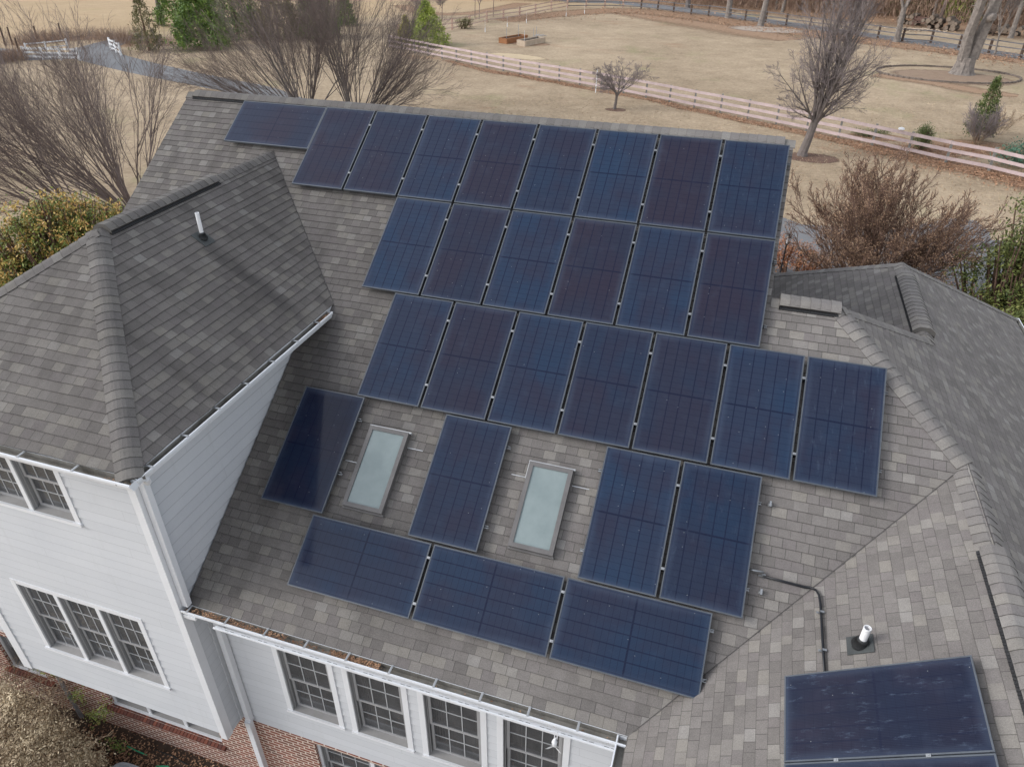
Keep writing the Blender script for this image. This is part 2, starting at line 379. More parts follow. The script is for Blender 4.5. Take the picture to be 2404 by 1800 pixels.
def sky_glass():
    m = NT("skylight_pane"); p = m.pos()
    n = m.noise(p, 3.2, 4, .6); n2 = m.noise(p, 40, 3)
    col = m.ramp(n, [(.3, (.165, .205, .205)), (.7, (.215, .258, .255))])
    col = m.mix(m.math("MULTIPLY", n2, .15), col, (.2, .26, .28)); return m.base(col, .22, .5)
M["skypane"] = sky_glass()
M["sky_frame"] = simple("skylight_frame", (.115, .108, .105), .45, .2, 4, spec=.5)

# ---- ground
LITTER_SPOTS = []   # filled below: (x, y, r)
def ground_mat():
    m = NT("dry_lawn"); p = m.pos(); x, y, z = m.sep(p)
    a = m.noise(p, .09, 4, .6); b = m.noise(p, .55, 5, .65); c = m.noise(m.scale(p, (1, 1, 1)), 3.2, 4, .7); d = m.noise(p, 17, 3, .7)
    k = m.math("ADD", m.math("ADD", m.math("MULTIPLY", a, .30), m.math("MULTIPLY", b, .30)), m.math("MULTIPLY", c, .40))
    col = m.ramp(k, [(.34, (.235, .178, .118)), (.45, (.34, .262, .178)), (.54, (.43, .335, .232)), (.66, (.54, .425, .295))])
    # greenish patches, reddish bare patches
    gpat = m.smooth(m.noise(m.scale(p, (1, .7, 1)), .16, 4, .6), .56, .72)
    col = m.mix(m.math("MULTIPLY", gpat, .42), col, (.25, .255, .12))
    rp = m.smooth(m.noise(m.scale(p, (.8, 1.3, 1)), .12, 5, .65), .58, .70)
    col = m.mix(m.math("MULTIPLY", rp, .42), col, (.33, .18, .105))
    # golden far field to the left and behind
    far = m.smooth(m.math("SUBTRACT", m.math("MULTIPLY", y, .62), m.math("MULTIPLY", x, .78)), 92, 112)
    col = m.mix(m.math("MULTIPLY", far, .5), col, (.52, .37, .21))
    # streaky mown thatch grain
    th = m.noise(m.scale(p, (4.2, 1.6, 1)), 2.2, 4, .75)
    kk = m.math("ADD", .60, m.math("MULTIPLY", m.math("ADD", m.math("MULTIPLY", th, .65), m.math("MULTIPLY", d, .35)), .66))
    col = m.mix(1.0, col, m.comb(kk, kk, kk), "MULTIPLY")
    m.bump(m.math("ADD", c, d), .6, .05)
    return m.base(col, .95, .1)
M["ground"] = ground_mat()
def patch_mat(name, c1, c2, soft=.25):
    """loose material with a ragged edge; UV.x = 0 at the rim, 1 inside"""
    m = NT(name); u, v, _ = m.sep(m.uvc()); p = m.pos()
    n = m.noise(p, 1.6, 5, .7); n2 = m.noise(p, 14, 3, .7)
    col = m.ramp(m.math("ADD", m.math("MULTIPLY", n, .5), m.math("MULTIPLY", n2, .5)), [(.35, c1), (.65, c2)])
    base = m.base(col, .95, .1)
    tr = m.n("ShaderNodeBsdfTransparent"); mx = m.n("ShaderNodeMixShader")
    f = m.smooth(m.math("ADD", u, m.math("MULTIPLY", m.math("SUBTRACT", m.math("ADD", m.math("MULTIPLY", n, .6), m.math("MULTIPLY", n2, .4)), .5), 1.9)), .35 - soft, .35 + soft)
    m.l(f, mx.inputs[0]); m.l(tr.outputs[0], mx.inputs[1]); m.l(m.b.outputs[0], mx.inputs[2]); m.l(mx.outputs[0], m.out.inputs[0])
    return m.mat
M["leafbed"] = patch_mat("fallen_leaf_bed", (.20, .12, .075), (.36, .245, .16))
M["reddirt"] = patch_mat("bare_red_soil", (.26, .165, .105), (.36, .25, .17), .45)
M["mulch"] = patch_mat("mulch_bed", (.10, .06, .045), (.22, .145, .11))
M["mulchpale"] = patch_mat("thin_mulch", (.22, .155, .11), (.32, .235, .17))
M["straw"] = patch_mat("pale_straw", (.44, .34, .22), (.56, .45, .31), .6)
M["ash"] = patch_mat("pale_wood_chips", (.34, .285, .235), (.43, .36, .30), .6)
def asphalt():
    m = NT("driveway_asphalt"); p = m.pos()
    n = m.noise(p, .35, 4, .6); n2 = m.noise(p, 22, 3, .7)
    col = m.ramp(m.math("ADD", m.math("MULTIPLY", n, .6), m.math("MULTIPLY", n2, .4)), [(.3, (.135, .137, .142)), (.7, (.20, .202, .207))])
    m.bump(n2, .3, .01); return m.base(col, .85, .25)
M["asphalt"] = asphalt()

# ------------------------------------------------------------------ world & light
w = bpy.data.worlds.new("World"); S.world = w; w.use_nodes = True
nt = w.node_tree; bg = nt.nodes["Background"]
sky = nt.nodes.new("ShaderNodeTexSky"); sky.sky_type = "NISHITA"; sky.sun_disc = False
AZ, EL = radians(248), radians(33)       # compass bearing of the sun measured clockwise from +Y
sky.sun_elevation = EL; sky.sun_rotation = AZ; sky.air_density = 1.0; sky.dust_density = 1.2; sky.ozone_density = 1.0
hs = nt.nodes.new("ShaderNodeHueSaturation"); hs.inputs["Saturation"].default_value = .30; hs.inputs["Value"].default_value = 1.0
nt.links.new(sky.outputs[0], hs.inputs["Color"]); nt.links.new(hs.outputs[0], bg.inputs[0]); bg.inputs[1].default_value = .15
ld = bpy.data.lights.new("sun", "SUN"); ld.energy = .60; ld.angle = radians(20); ld.color = (1, .975, .95)
sun = bpy.data.objects.new("sun", ld); COL.objects.link(sun)
sd = Vector((sin(AZ) * cos(EL), cos(AZ) * cos(EL), sin(EL)))
sun.rotation_euler = sd.to_track_quat("Z", "Y").to_euler()
S.view_settings.view_transform = "Standard"; S.view_settings.look = "None"; S.view_settings.exposure = 1.12; S.view_settings.gamma = 1
S.cycles.use_denoising = True; S.cycles.max_bounces = 6; S.cycles.transparent_max_bounces = 24; S.cycles.diffuse_bounces = 3
S.cycles.caustics_reflective = False; S.cycles.caustics_refractive = False

# ================================================================== HOUSE
house = tag(empty("house", (0, 0, 0)), "large two storey house with white siding over brick and grey shingle roofs", "house")

def zA(x, y): return T * y - .156
def zWR(x, y): return -.982 - T * (x + 3.816)
def zWL(x, y): return zWR(-7.64 - x, y)
def zWF(x, y): return zWR(-3.82, 0) + .598 * (y + 5.55)
def zF(x, y): return T * x - 8.402
def zD(x, y): return -3.065 - T * (x - 8.05)
def zB(x, y): return -1.94 - T * (y + 2.69)
def zL(x, y): return -3.065 + T * (x - 8.05)
def zRH(x, y): return -3.065 - .6925 * (y - 2.25)
def zMR(x, y): return -.2886 - T * (y + .2)

def clip(poly, a, b, c):
    """keep a*u + b*v >= c"""
    out = []
    for i in range(len(poly)):
        p, q = poly[i], poly[(i + 1) % len(poly)]
        dp, dq = a * p[0] + b * p[1] - c, a * q[0] + b * q[1] - c
        if dp >= 0: out.append(p)
        if (dp > 0 > dq) or (dp < 0 < dq):
            t = dp / (dp - dq); out.append((p[0] + (q[0] - p[0]) * t, p[1] + (q[1] - p[1]) * t))
    return out
_wr = {}
def wob(u, k):
    i = floor(u / .5); f = u / .5 - i; f = f * f * (3 - 2 * f)
    r = lambda j: _wr.setdefault((j, k), random.uniform(-1, 1))
    return (r(i) * (1 - f) + r(i + 1) * f) * .010

def shingles(name, polys, zf, udir, vdir, org, parent=None, step=.008, fine=True):
    """courses of shingles, each a tilted strip with a real butt edge"""
    U = Vector(udir).normalized(); V = Vector(vdir).normalized(); N = U.cross(V)
    if N.z < 0: N = -N
    O = Vector(org); mb = MB()
    for poly in polys:
        uv = []
        for (x, y) in poly:
            d = Vector((x, y, zf(x, y))) - O; uv.append((d.dot(U), d.dot(V)))
        vmin, vmax = min(q[1] for q in uv), max(q[1] for q in uv); umin, umax = min(q[0] for q in uv), max(q[0] for q in uv)
        k0, k1 = floor(vmin / EXP - 1e-6), floor(vmax / EXP - 1e-6)
        for k in range(k0, k1 + 1):
            band = clip(clip(uv, 0, 1, k * EXP), 0, -1, -(k + 1) * EXP)
            if len(band) < 3: continue
            j0, j1 = (floor(umin / .5), floor(umax / .5)) if fine else (0, 0)
            for j in range(j0, j1 + 1):
                pc = clip(clip(band, 1, 0, j * .5), -1, 0, -(j + 1) * .5) if fine else band
                if len(pc) < 3: continue
                pts = []; low = []
                for (u, v) in pc:
                    f = min(max(v / EXP - k, 0), 1)
                    kk = k if f < .5 else k + 1
                    vv = v + (wob(u, kk) if (f < .02 or f > .98) else 0)
                    h = step * (1 - f)
                    pts.append(O + U * u + V * vv + N * h)
                    if f < 1e-4: low.append((u, v, vv))
                if len(pc) >= 3: mb.face(pts, [(q[0], q[1] + 40 * EXP + (-1e-4 if q[1] > (k + .999) * EXP else 1e-4)) for q in pc])
                if len(low) >= 2:
                    low.sort(); a, b = low[0], low[-1]
                    mb.face([O + U * a[0] + V * a[2] + N * step, O + U * b[0] + V * b[2] + N * step, O + U * b[0] + V * (b[2] + .001) - N * .002, O + U * a[0] + V * (a[2] + .001) - N * .002],
                            [(a[0], k * EXP + 40 * EXP + .003)] * 4)
    o = mb.build(name, M["shingle"], parent)
    # face winding outward
    return o

def fix_normals(o):
    import bmesh
    bm = bmesh.new(); bm.from_mesh(o.data); bmesh.ops.recalc_face_normals(bm, faces=bm.faces); bm.to_mesh(o.data); bm.free()

EAVE_Y = -7.887
ax = Vector((1, 0, 0)); av = Vector((0, CP, SP))
roofM = shingles("roof", [
    [(-6.3, -.2), (-6.3, -3.722), (-3.82, -1.242), (-3.82, -.2)],
    [(-3.82, -.2), (-3.82, -1.242), (-1.70, -3.362), (-1.70, -.2)],
    [(-1.70, EAVE_Y), (4.55, EAVE_Y), (4.55, -.2), (-1.70, -.2)],
    [(4.55, EAVE_Y), (5.40, -7.037), (5.40, -.2), (4.55, -.2)],
    [(5.40, -7.037), (8.05, -4.387), (6.353, -2.69), (5.40, -2.69)]], zA, ax, av, (0, EAVE_Y, zA(0, EAVE_Y)), house)
tag(roofM, "broad front slope carrying the solar panels")
roofR = shingles("roof", [[(-6.3, -.2), (5.4, -.2), (5.4, 7.5), (-6.3, 7.5)]], zMR, (-1, 0, 0), (0, -CP, SP), (0, 7.5, zMR(0, 7.5)), house, fine=False)
roofWR = shingles("roof", [[(-3.82, -1.242), (-1.34, -3.722), (-1.34, -8.30), (-3.82, -5.55)]], zWR, (0, 1, 0), (-CP, 0, SP), (-1.34, 0, zWR(-1.34, 0)), house)
tag(roofWR, "dark streaked wing slope with the vent pipe")
sf = sqrt(1 + .598 ** 2)
roofWF = shingles("roof", [[(-3.82, -5.55), (-6.30, -8.30), (-1.34, -8.30)]], zWF, (1, 0, 0), (0, 1 / sf, .598 / sf), (0, -8.30, zWF(0, -8.30)), house)
tag(roofWF, "triangular hip end above the front wall of the wing")
roofWL = shingles("roof", [[(-3.82, -1.242), (-3.82, -5.55), (-6.3, -8.3), (-6.3, -3.722)]], zWL, (0, -1, 0), (CP, 0, SP), (-6.3, 0, zWL(-6.3, 0)), house, fine=False)
roofF = shingles("roof", [[(4.55, EAVE_Y), (4.55, -11.6), (8.05, -11.6), (8.05, -4.387)]], zF, (0, -1, 0), (CP, 0, SP), (4.55, 0, zF(4.55, 0)), house)
tag(roofF, "near slope with courses running towards the viewer")
roofD = shingles("roof", [[(8.05, -11.6), (11.55, -11.6), (11.55, 5.6), (8.05, 2.25)], [(6.353, -2.69), (8.05, -4.387), (8.05, -.993)]], zD, (0, 1, 0), (-CP, 0, SP), (11.55, 0, zD(11.55, 0)), house)
roofB = shingles("roof", [[(5.4, -2.69), (6.353, -2.69), (8.05, -.993), (5.4, 1.657)]], zB, (-1, 0, 0), (0, -CP, SP), (0, 3, zB(0, 3)), house, fine=False)
roofL = shingles("roof", [[(8.05, -.993), (8.05, 2.25), (4.55, 5.6), (4.55, 2.507)]], zL, (0, -1, 0), (CP, 0, SP), (4.55, 0, zL(4.55, 0)), house)
sr = sqrt(1 + .6925 ** 2)
roofRH = shingles("roof", [[(8.05, 2.25), (11.55, 5.6), (4.55, 5.6)]], zRH, (-1, 0, 0), (0, -1 / sr, .6925 / sr), (0, 5.6, zRH(0, 5.6)), house, fine=False)
roofX = MB()  # annex on the far left
for sgn in (1,):
    roofX.face([(-9.4, -7.95, -6.75), (-6.06, -7.95, -6.75), (-6.06, -4.5, -5.0), (-9.4, -4.5, -5.0)], [(0, 0), (3.3, 0), (3.3, 3.8), (0, 3.8)])
tag(roofX.build("roof", M["shingle"], house), "low lean-to roof at the far left")

def cap_line(name, p0, p1, n1, n2, parent, hw=.165, lift=0.0, arch=.035, startlift=0.0):
    """folded cap shingles laid along a hip or ridge, from the low end p0 up to p1"""
    p0, p1 = Vector(p0), Vector(p1); d = (p1 - p0); Ln = d.length; d.normalize()
    n1, n2 = Vector(n1).normalized(), Vector(n2).normalized(); up = (n1 + n2).normalized()
    a1 = d.cross(n1); a1 = a1 if a1.dot(n2) > 0 else -a1   # falls away on side 1
    a1 = -a1 if (a1.dot(up) > 0) else a1
    a2 = d.cross(n2); a2 = -a2 if (a2.dot(up) > 0) else a2
    mb = MB(); e = .143; n = max(1, int(round(Ln / e))); e = Ln / n
    def sec(s, h, wdt):
        c = p0 + d * s; pr = []
        for a, nn, ts in ((a1, n1, (1.0, .72, .42, .16)), (a2, n2, (.16, .42, .72, 1.0))):
            for t in ts:
                rr = arch * (1 - t) ** 1.0 * .55
                pr.append(c + a * (wdt * t) + nn * (h + lift * (1 if t < .95 else .9)) + up * (rr * .6 - arch * .35 * (1 - min(1, t / .42)) ))
        return pr
    for i in range(n):
        jit = random.uniform(-.004, .004)
        A = sec(i * e, .0165 + jit * .5, hw + random.uniform(-.003, .003)); B = sec((i + 1) * e + .004, .0095, hw - .001)
        for k in range(len(A) - 1):
            mb.face([A[k], A[k + 1], B[k + 1], B[k]], [(k * .03, (i + 300 + .02) * EXP)] * 2 + [(k * .03, (i + 300.98) * EXP)] * 2)
            lo = .006 if i else (.03 + lift + .01)
            mb.face([A[k], A[k + 1], A[k + 1] - up * lo, A[k] - up * lo], [(0, (i + 300 + .01) * EXP)] * 4)
        for A0, B0, nn in ((A[0], B[0], n1), (A[-1], B[-1], n2)):
            mb.face([A0, B0, B0 - nn * (.014), A0 - nn * (.026)], [(0, (i + 300.02) * EXP)] * 4)
    o = mb.build(name, M["cap"], parent)
    if lift > .01:
        v = MB()
        for a, nn in ((a1, n1), (a2, n2)):
            b0 = p0 + a * (hw - .02); b1 = p1 + a * (hw - .02)
            v.face([b0 + nn * .002, b1 + nn * .002, b1 + nn * (lift + .012), b0 + nn * (lift + .012)])
            q0 = p0 + a * (hw - .012)
            k = int(Ln / .03)
            for i in range(k):
                c0 = p0 + a * (hw - .01) + d * (i * .03)
                v.face([c0 + nn * .004, c0 + d * .014 + nn * .004, c0 + d * .014 + nn * (lift + .008), c0 + nn * (lift + .008)])
        for a, nn in ((a1, n1), (a2, n2)):
            q0 = p0 + a * (hw + .016) + nn * .016
            v.obox(q0 + d * (Ln / 2), d, a, nn, Ln / 2, .022, .006)
            for i in range(int(Ln / .04)): v.obox(q0 + d * (i * .04 + .02), d, a, nn, .007, .024, .012)
        v.face([p0 + a1 * hw * .9 + d * .03, p0 + n1 * lift * .5 + d * .03, p0 + a2 * hw * .9 + d * .03])
        v.build("ridge_vent", M["vent"], o)
    return o
def nrm(a, b): return (-a, -b, 1.0)
nA, nMR, nWR, nWL, nWF = nrm(0, T), nrm(0, -T), nrm(-T, 0), nrm(T, 0), nrm(0, .598)
nF, nD, nB, nL, nRH = nrm(T, 0), nrm(-T, 0), nrm(0, -T), nrm(T, 0), nrm(0, -.6925)
zr = -.2886
cap_line("ridge_cap", (-6.32, -.2, zr), (-6.12, -.2, zr), nA, nMR, roofM)
cap_line("ridge_cap", (-6.14, -.2, zr), (5.25, -.2, zr), nA, nMR, roofM, lift=.045, hw=.15)
cap_line("ridge_cap", (5.22, -.2, zr), (5.42, -.2, zr), nA, nMR, roofM)
zw = zWR(-3.82, 0)
cap_line("ridge_cap", (-3.82, -5.58, zw), (-3.82, -5.50, zw), nWR, nWL, roofWR)
cap_line("ridge_cap", (-3.82, -5.46, zw), (-3.82, -3.02, zw), nWR, nWL, roofWR, lift=.055, hw=.15)
cap_line("ridge_cap", (-3.82, -3.03, zw), (-3.82, -1.22, zw), nWR, nWL, roofWR)
cap_line("hip_cap", (-1.325, -8.325, zWR(-1.325, 0) + .005), (-3.82, -5.55, zw), nWR, nWF, roofWF, hw=.16, arch=.05)
cap_line("hip_cap", (-6.32, -8.325, zWR(-1.325, 0) + .005), (-3.82, -5.55, zw), nWL, nWF, roofWF, hw=.16, arch=.05)
cap_line("ridge_cap", (5.41, -2.69, -1.94), (5.55, -2.69, -1.94), nA, nB, roofB)
cap_line("ridge_cap", (5.53, -2.69, -1.94), (6.36, -2.69, -1.94), nA, nB, roofB, lift=.07, hw=.145)
cap_line("hip_cap", (8.05, -4.387, -3.065), (6.353, -2.69, -1.94), nA, nD, roofD, hw=.17, arch=.05)
cap_line("hip_cap", (8.05, -.993, -3.065), (6.353, -2.69, -1.94), nB, nD, roofD, hw=.16, arch=.04)
cap_line("ridge_cap", (8.05, -.993, -3.065), (8.05, -.70, -3.065), nL, nD, roofL, hw=.17)
cap_line("ridge_cap", (8.05, -.72, -3.065), (8.05, 1.75, -3.065), nL, nD, roofL, lift=.07, hw=.16, arch=.05)
cap_line("ridge_cap", (8.05, 1.74, -3.065), (8.05, 2.30, -3.065), nL, nD, roofL, hw=.17)
cap_line("hip_cap", (4.54, 5.61, -5.385), (8.05, 2.25, -3.065), nL, nRH, roofRH, hw=.15)
cap_line("hip_cap", (11.56, 5.61, -5.385), (8.05, 2.25, -3.065), nD, nRH, roofRH, hw=.15)
cap_line("ridge_cap", (8.05, -5.95, -3.065), (8.05, -4.36, -3.065), nF, nD, roofF, hw=.19, arch=.05)
cap_line("ridge_cap", (8.05, -11.6, -3.065), (8.05, -5.93, -3.065), nF, nD, roofF, lift=.065, hw=.15, arch=.05)
# woven valley lines: thin dark creases
def crease(a, b, parent):
    a, b = Vector(a), Vector(b); d = (b - a).normalized(); s = d.cross(Vector((0, 0, 1))).normalized()
    mb = MB(); mb.face([a - s * .004, b - s * .004, b + s * .004, a + s * .004]); mb.build("valley", M["valley"], parent)
crease((4.6, -7.837, zA(0, -7.837) + .016), (8.0, -4.437, zA(0, -4.437) + .016), roofF)
crease((-1.36, -3.702, zA(0, -3.702) + .016), (-3.74, -1.322, zA(0, -1.322) + .016), roofWR)

# roof edges: rakes, fascias, soffits and the deck underneath
deck = MB()
def under(poly, zf, h=.05):
    deck.face([(x, y, zf(x, y) - h) for x, y in poly][::-1])
under([(-6.27, -.2), (-6.27, -3.7), (-3.82, -1.242), (-1.70, -3.362), (-1.70, -7.84), (4.6, -7.84), (8.05, -4.387), (6.353, -2.69), (5.37, -2.69), (5.37, -.2)], zA)
under([(-6.27, -.2), (5.37, -.2), (5.37, 7.45), (-6.27, 7.45)], zMR)
under([(-3.82, -1.242), (-1.38, -3.682), (-1.38, -8.26), (-3.82, -5.55)], zWR); under([(-3.82, -1.242), (-6.26, -3.682), (-6.26, -8.26), (-3.82, -5.55)], zWL)
under([(-3.82, -5.55), (-6.26, -8.26), (-1.38, -8.26)], zWF)
under([(4.6, -7.84), (4.6, -11.55), (8.05, -11.55), (8.05, -4.387)], zF); under([(8.05, -11.55), (11.5, -11.55), (11.5, 5.55), (8.05, 2.25)], zD)
under([(5.37, -2.69), (6.353, -2.69), (8.05, -.993), (5.37, 1.657)], zB); under([(8.05, -.993), (8.05, 2.25), (4.6, 5.55), (4.6, 2.507)], zL)
under([(8.05, 2.25), (11.5, 5.55), (4.6, 5.55)], zRH)
deck.build("roof_deck", M["soffit"], house)
edge = MB()
def rake(x, y0, y1, zf, sx):
    d = Vector((0, y1 - y0, zf(x, y1) - zf(x, y0))); L = d.length; d.normalize(); nn = Vector((1, 0, 0)).cross(d)
    if nn.z < 0: nn = -nn
    c = Vector((x, (y0 + y1) / 2, (zf(x, y0) + zf(x, y1)) / 2))
    edge.obox(c - nn * .075 - Vector((sx * .022, 0, 0)), (1, 0, 0), d, nn, .012, L / 2, .07)
rake(5.40, -2.69, -.2, zA, 1); rake(5.40, -.2, 7.4, zMR, 1); rake(-6.30, -3.7, -.2, zA, -1); rake(-6.30, -.2, 7.4, zMR, -1)
edge.box((-1.70, -7.885, -5.50), (4.56, -7.862, -5.40)); edge.box((4.565, -11.5, -5.50), (4.59, -7.87, -5.40))
edge.box((-1.385, -8.27, -2.78), (-1.36, -3.74, -2.64)); edge.box((-6.28, -8.27, -2.78), (-1.37, -8.245, -2.64)); edge.box((-6.28, -8.24, -2.78), (-6.255, -3.7, -2.64))
edge.box((11.50, -11.5, -5.53), (11.525, 5.55, -5.41)); edge.box((4.6, 5.545, -5.53), (11.52, 5.57, -5.41))
edge.box((-6.3, 7.46, -5.55), (5.4, 7.485, -5.42))
edge.build("fascia", M["trim"], house)
sof = MB()
sof.box((-6.26, -8.24, -2.79), (-1.38, -7.98, -2.77)); sof.box((-1.74, -7.98, -2.79), (-1.38, -3.9, -2.77))
sof.box((-1.72, -7.86, -5.53), (4.6, -7.56, -5.51)); sof.box((4.6, -11.5, -5.53), (5.0, -7.56, -5.51)); sof.box((11.1, -11.5, -5.53), (11.5, 5.5, -5.51))
sof.build("soffit", M["soffit"], house)

# ---- siding
LAP = .178
def siding_front(name, y, x0, x1, z0, z1, holes=(), parent=house, mat="white", label=None):
    mb = MB(); k0 = floor((z0 + 20) / LAP)
    k = k0
    while k * LAP - 20 < z1:
        a, b = max(z0, k * LAP - 20), min(z1, (k + 1) * LAP - 20)
        cuts = sorted({a, b} | {h for hh in holes for h in (hh[2], hh[3]) if a < h < b})
        for a2, b2 in zip(cuts, cuts[1:]):
            mid = (a2 + b2) / 2; segs = [(x0, x1)]
            for hx0, hx1, hz0, hz1 in holes:
                if hz0 < mid < hz1:
                    ns = []
                    for s0, s1 in segs:
                        if hx1 <= s0 or hx0 >= s1: ns.append((s0, s1)); continue
                        if s0 < hx0: ns.append((s0, hx0))
                        if hx1 < s1: ns.append((hx1, s1))
                    segs = ns
            fa = .017 * (1 - (a2 - (k * LAP - 20)) / LAP); fb = .017 * (1 - (b2 - (k * LAP - 20)) / LAP)
            for s0, s1 in segs:
                mb.face([(s0, y - fa, a2), (s1, y - fa, a2), (s1, y - fb, b2), (s0, y - fb, b2)])
                if abs(a2 - (k * LAP - 20)) < 1e-6 or a2 == z0: mb.face([(s0, y, a2), (s1, y, a2), (s1, y - fa, a2), (s0, y - fa, a2)])
        k += 1
    o = mb.build(name, M[mat], parent)
    if label: tag(o, label)
    return o
def siding_side(name, x, y0, y1, z0, ztop, sx=1, parent=house, label=None):
    """wall facing +X (sx=1) or -X; ztop(y) gives the top"""
    mb = MB(); k = floor((z0 + 20) / LAP); n = 24
    zmax = max(ztop(y0 + (y1 - y0) * i / n) for i in range(n + 1))
    while k * LAP - 20 < zmax:
        a, b = max(z0, k * LAP - 20), (k + 1) * LAP - 20
        for i in range(n):
            ya, yb = y0 + (y1 - y0) * i / n, y0 + (y1 - y0) * (i + 1) / n
            ta, tb = min(b, ztop(ya)), min(b, ztop(yb))
            if ta <= a and tb <= a: continue
            ta, tb = max(ta, a), max(tb, a)
            f = lambda z: .017 * (1 - (z - (k * LAP - 20)) / LAP) * sx
            pts = [(x + f(a), ya, a), (x + f(a), yb, a), (x + f(tb), yb, tb), (x + f(ta), ya, ta)]
            mb.face(pts if sx > 0 else pts[::-1])
            mb.face([(x, ya, a), (x, yb, a), (x + f(a), yb, a), (x + f(a), ya, a)])
        k += 1
    o = mb.build(name, M["white"], parent)
    if label: tag(o, label)
    return o

def window(x0, x1, z0, z1, yw, units, blind=None, cas=.09, parent=house, label=None, sashcol="sash", top=True):
    """double-hung units in one casing on a wall facing -Y; x0..z1 is the outer casing"""
    c = MB(); yp = yw - .024
    c.box((x0, yp, z0), (x0 + cas, yw + .02, z1)); c.box((x1 - cas, yp, z0), (x1, yw + .02, z1))
    c.box((x0 + cas, yp + .003, z1 - cas), (x1 - cas, yw + .02, z1)); c.box((x0 - .012, yp - .02, z0 - .005), (x1 + .012, yw + .02, z0 + .045))
    ix0, ix1 = x0 + cas, x1 - cas; n = units; mw = .075; uw = (ix1 - ix0 - mw * (n - 1)) / n; dep = .115
    win = c.build("window", M["trim"], parent)
    if label: tag(win, label)
    iz0, iz1 = z0 + .05, z1 - cas
    jam = MB(); sil = MB(); sash = MB(); mun = MB(); pane = MB(); bl = MB(); rm = MB()
    for i in range(n):
        a = ix0 + i * (uw + mw); b = a + uw
        if i: c2 = MB(); c2.box((a - mw, yp + .006, iz0), (a, yw + dep, iz1)); c2.build("mullion", M["trim"], win)
        jam.box((a - .01, yw - .002, iz0), (a + .004, yw + dep, iz1)); jam.box((b - .004, yw - .002, iz0), (b + .01, yw + dep, iz1)); jam.box((a, yw - .002, iz1 - .006), (b, yw + dep, iz1 + .01))
        for q in (a + .016, b - .024): jam.box((q, yw + .03, iz0), (q + .008, yw + .045, iz1))
        sil.face([(a, yw - .015, iz0), (b, yw - .015, iz0), (b, yw + dep, iz0 + .035), (a, yw + dep, iz0 + .035)])
        zm = iz0 + (iz1 - iz0) * .50; fr = .046
        for (s0, s1, ys, up) in ((zm - .022, iz1, yw + .045, True), (iz0 + .012, zm + .022, yw + .078, False)):
            xa, xb = a + .03, b - .03
            lo = .060 if not up else .040
            sash.box((xa, ys, s0), (xa + fr, ys + .03, s1)); sash.box((xb - fr, ys, s0), (xb, ys + .03, s1))
            sash.box((xa + fr, ys + .001, s0), (xb - fr, ys + .03, s0 + lo)); sash.box((xa + fr, ys + .001, s1 - .036), (xb - fr, ys + .03, s1))
            ga, gb, g0, g1 = xa + fr, xb - fr, s0 + lo, s1 - .036
            for t in (1 / 3, 2 / 3):
                xm = ga + (gb - ga) * t; mun.box((xm - .0075, ys + .008, g0), (xm + .0075, ys + .020, g1))
            zz = (g0 + g1) / 2; mun.box((ga, ys + .0085, zz - .008), (gb, ys + .0195, zz + .008))
            pane.face([(ga, ys + .015, g0), (gb, ys + .015, g0), (gb, ys + .015, g1), (ga, ys + .015, g1)])
        if blind == "slats":
            z = iz1 - .03; zl = iz0 + .03 + (iz1 - iz0) * random.Random(i * 31 + int(x0 * 7)).choice([0, 0, .1, .35])
            while z > zl:
                bl.face([(a + .04, yw + .20, z), (b - .04, yw + .20, z), (b - .04, yw + .225, z - .021), (a + .04, yw + .225, z - .021)]); z -= .03
        elif blind == "curtain":
            r = random.Random(i * 7 + int(x0 * 10)); px = a; zt = iz1 - .02
            while px < b - .02:
                w_ = r.uniform(.03, .06)
                if px < a + (b - a) * .20 or px > b - (b - a) * .26: bl.face([(px, yw + .3, iz0), (px + w_, yw + .27, iz0), (px + w_, yw + .27, zt), (px, yw + .3, zt)])
                px += w_
    jam.build("jamb", M["sash"], win); sil.build("sill", M["sill"], win); sash.build("sash", M[sashcol], win); mun.build("muntins", M["muntin"], win); pane.build("pane", M["glass"], win)
    if bl.f: bl.build("blind" if blind == "slats" else "curtain", M["blind"] if blind == "slats" else M["curtain"], win)
    # room seen through the glass: closed box
    y2 = yw + 1.6; X0, X1, Z0, Z1 = ix0 - .1, ix1 + .1, iz0 - .35, iz1 + .05
    rm.face([(X0, y2, Z0), (X1, y2, Z0), (X1, y2, Z1), (X0, y2, Z1)]); rm.face([(X0, yw + .12, Z0), (X1, yw + .12, Z0), (X1, y2, Z0), (X0, y2, Z0)])
    rm.face([(X0, yw + .12, Z0), (X0, y2, Z0), (X0, y2, Z1), (X0, yw + .12, Z1)]); rm.face([(X1, yw + .12, Z0), (X1, y2, Z0), (X1, y2, Z1), (X1, yw + .12, Z1)])
    rm.face([(X0, yw + .12, Z1), (X1, yw + .12, Z1), (X1, y2, Z1), (X0, y2, Z1)])
    rm.build("room", M["room"], win)
    return win

YW, YL = -7.99, -7.55
WX0, WX1 = -5.93, -1.735
hole = lambda x0, x1, z0, z1: (x0 + .02, x1 - .02, z0 + .02, z1 - .02)
siding_front("siding_wall", YW, WX0, WX1, -8.45, -2.77, [hole(-5.05, -2.55, -7.58, -5.89), hole(-5.42, -2.92, -4.14, -2.84)], label="front wall of the tall wing")
window(-5.05, -2.55, -7.58, -5.89, YW, 3, "slats", label="lower triple window of the wing")
window(-5.42, -2.92, -4.14, -2.84, YW, 3, "slats", label="upper triple window close under the wing eave")
siding_side("siding_wall", WX1, YW, -1.2, -8.53, lambda y: -2.775 if y < -3.9 else min(-2.775, -2.775), 1, label="side wall of the wing facing the panel slope")
siding_side("siding_wall", WX0, YW, -1.2, -8.45, lambda y: -2.775, -1)
lows = [(-.74, .27), (.42, 1.45), (1.61, 2.64), (2.79, 3.82)]
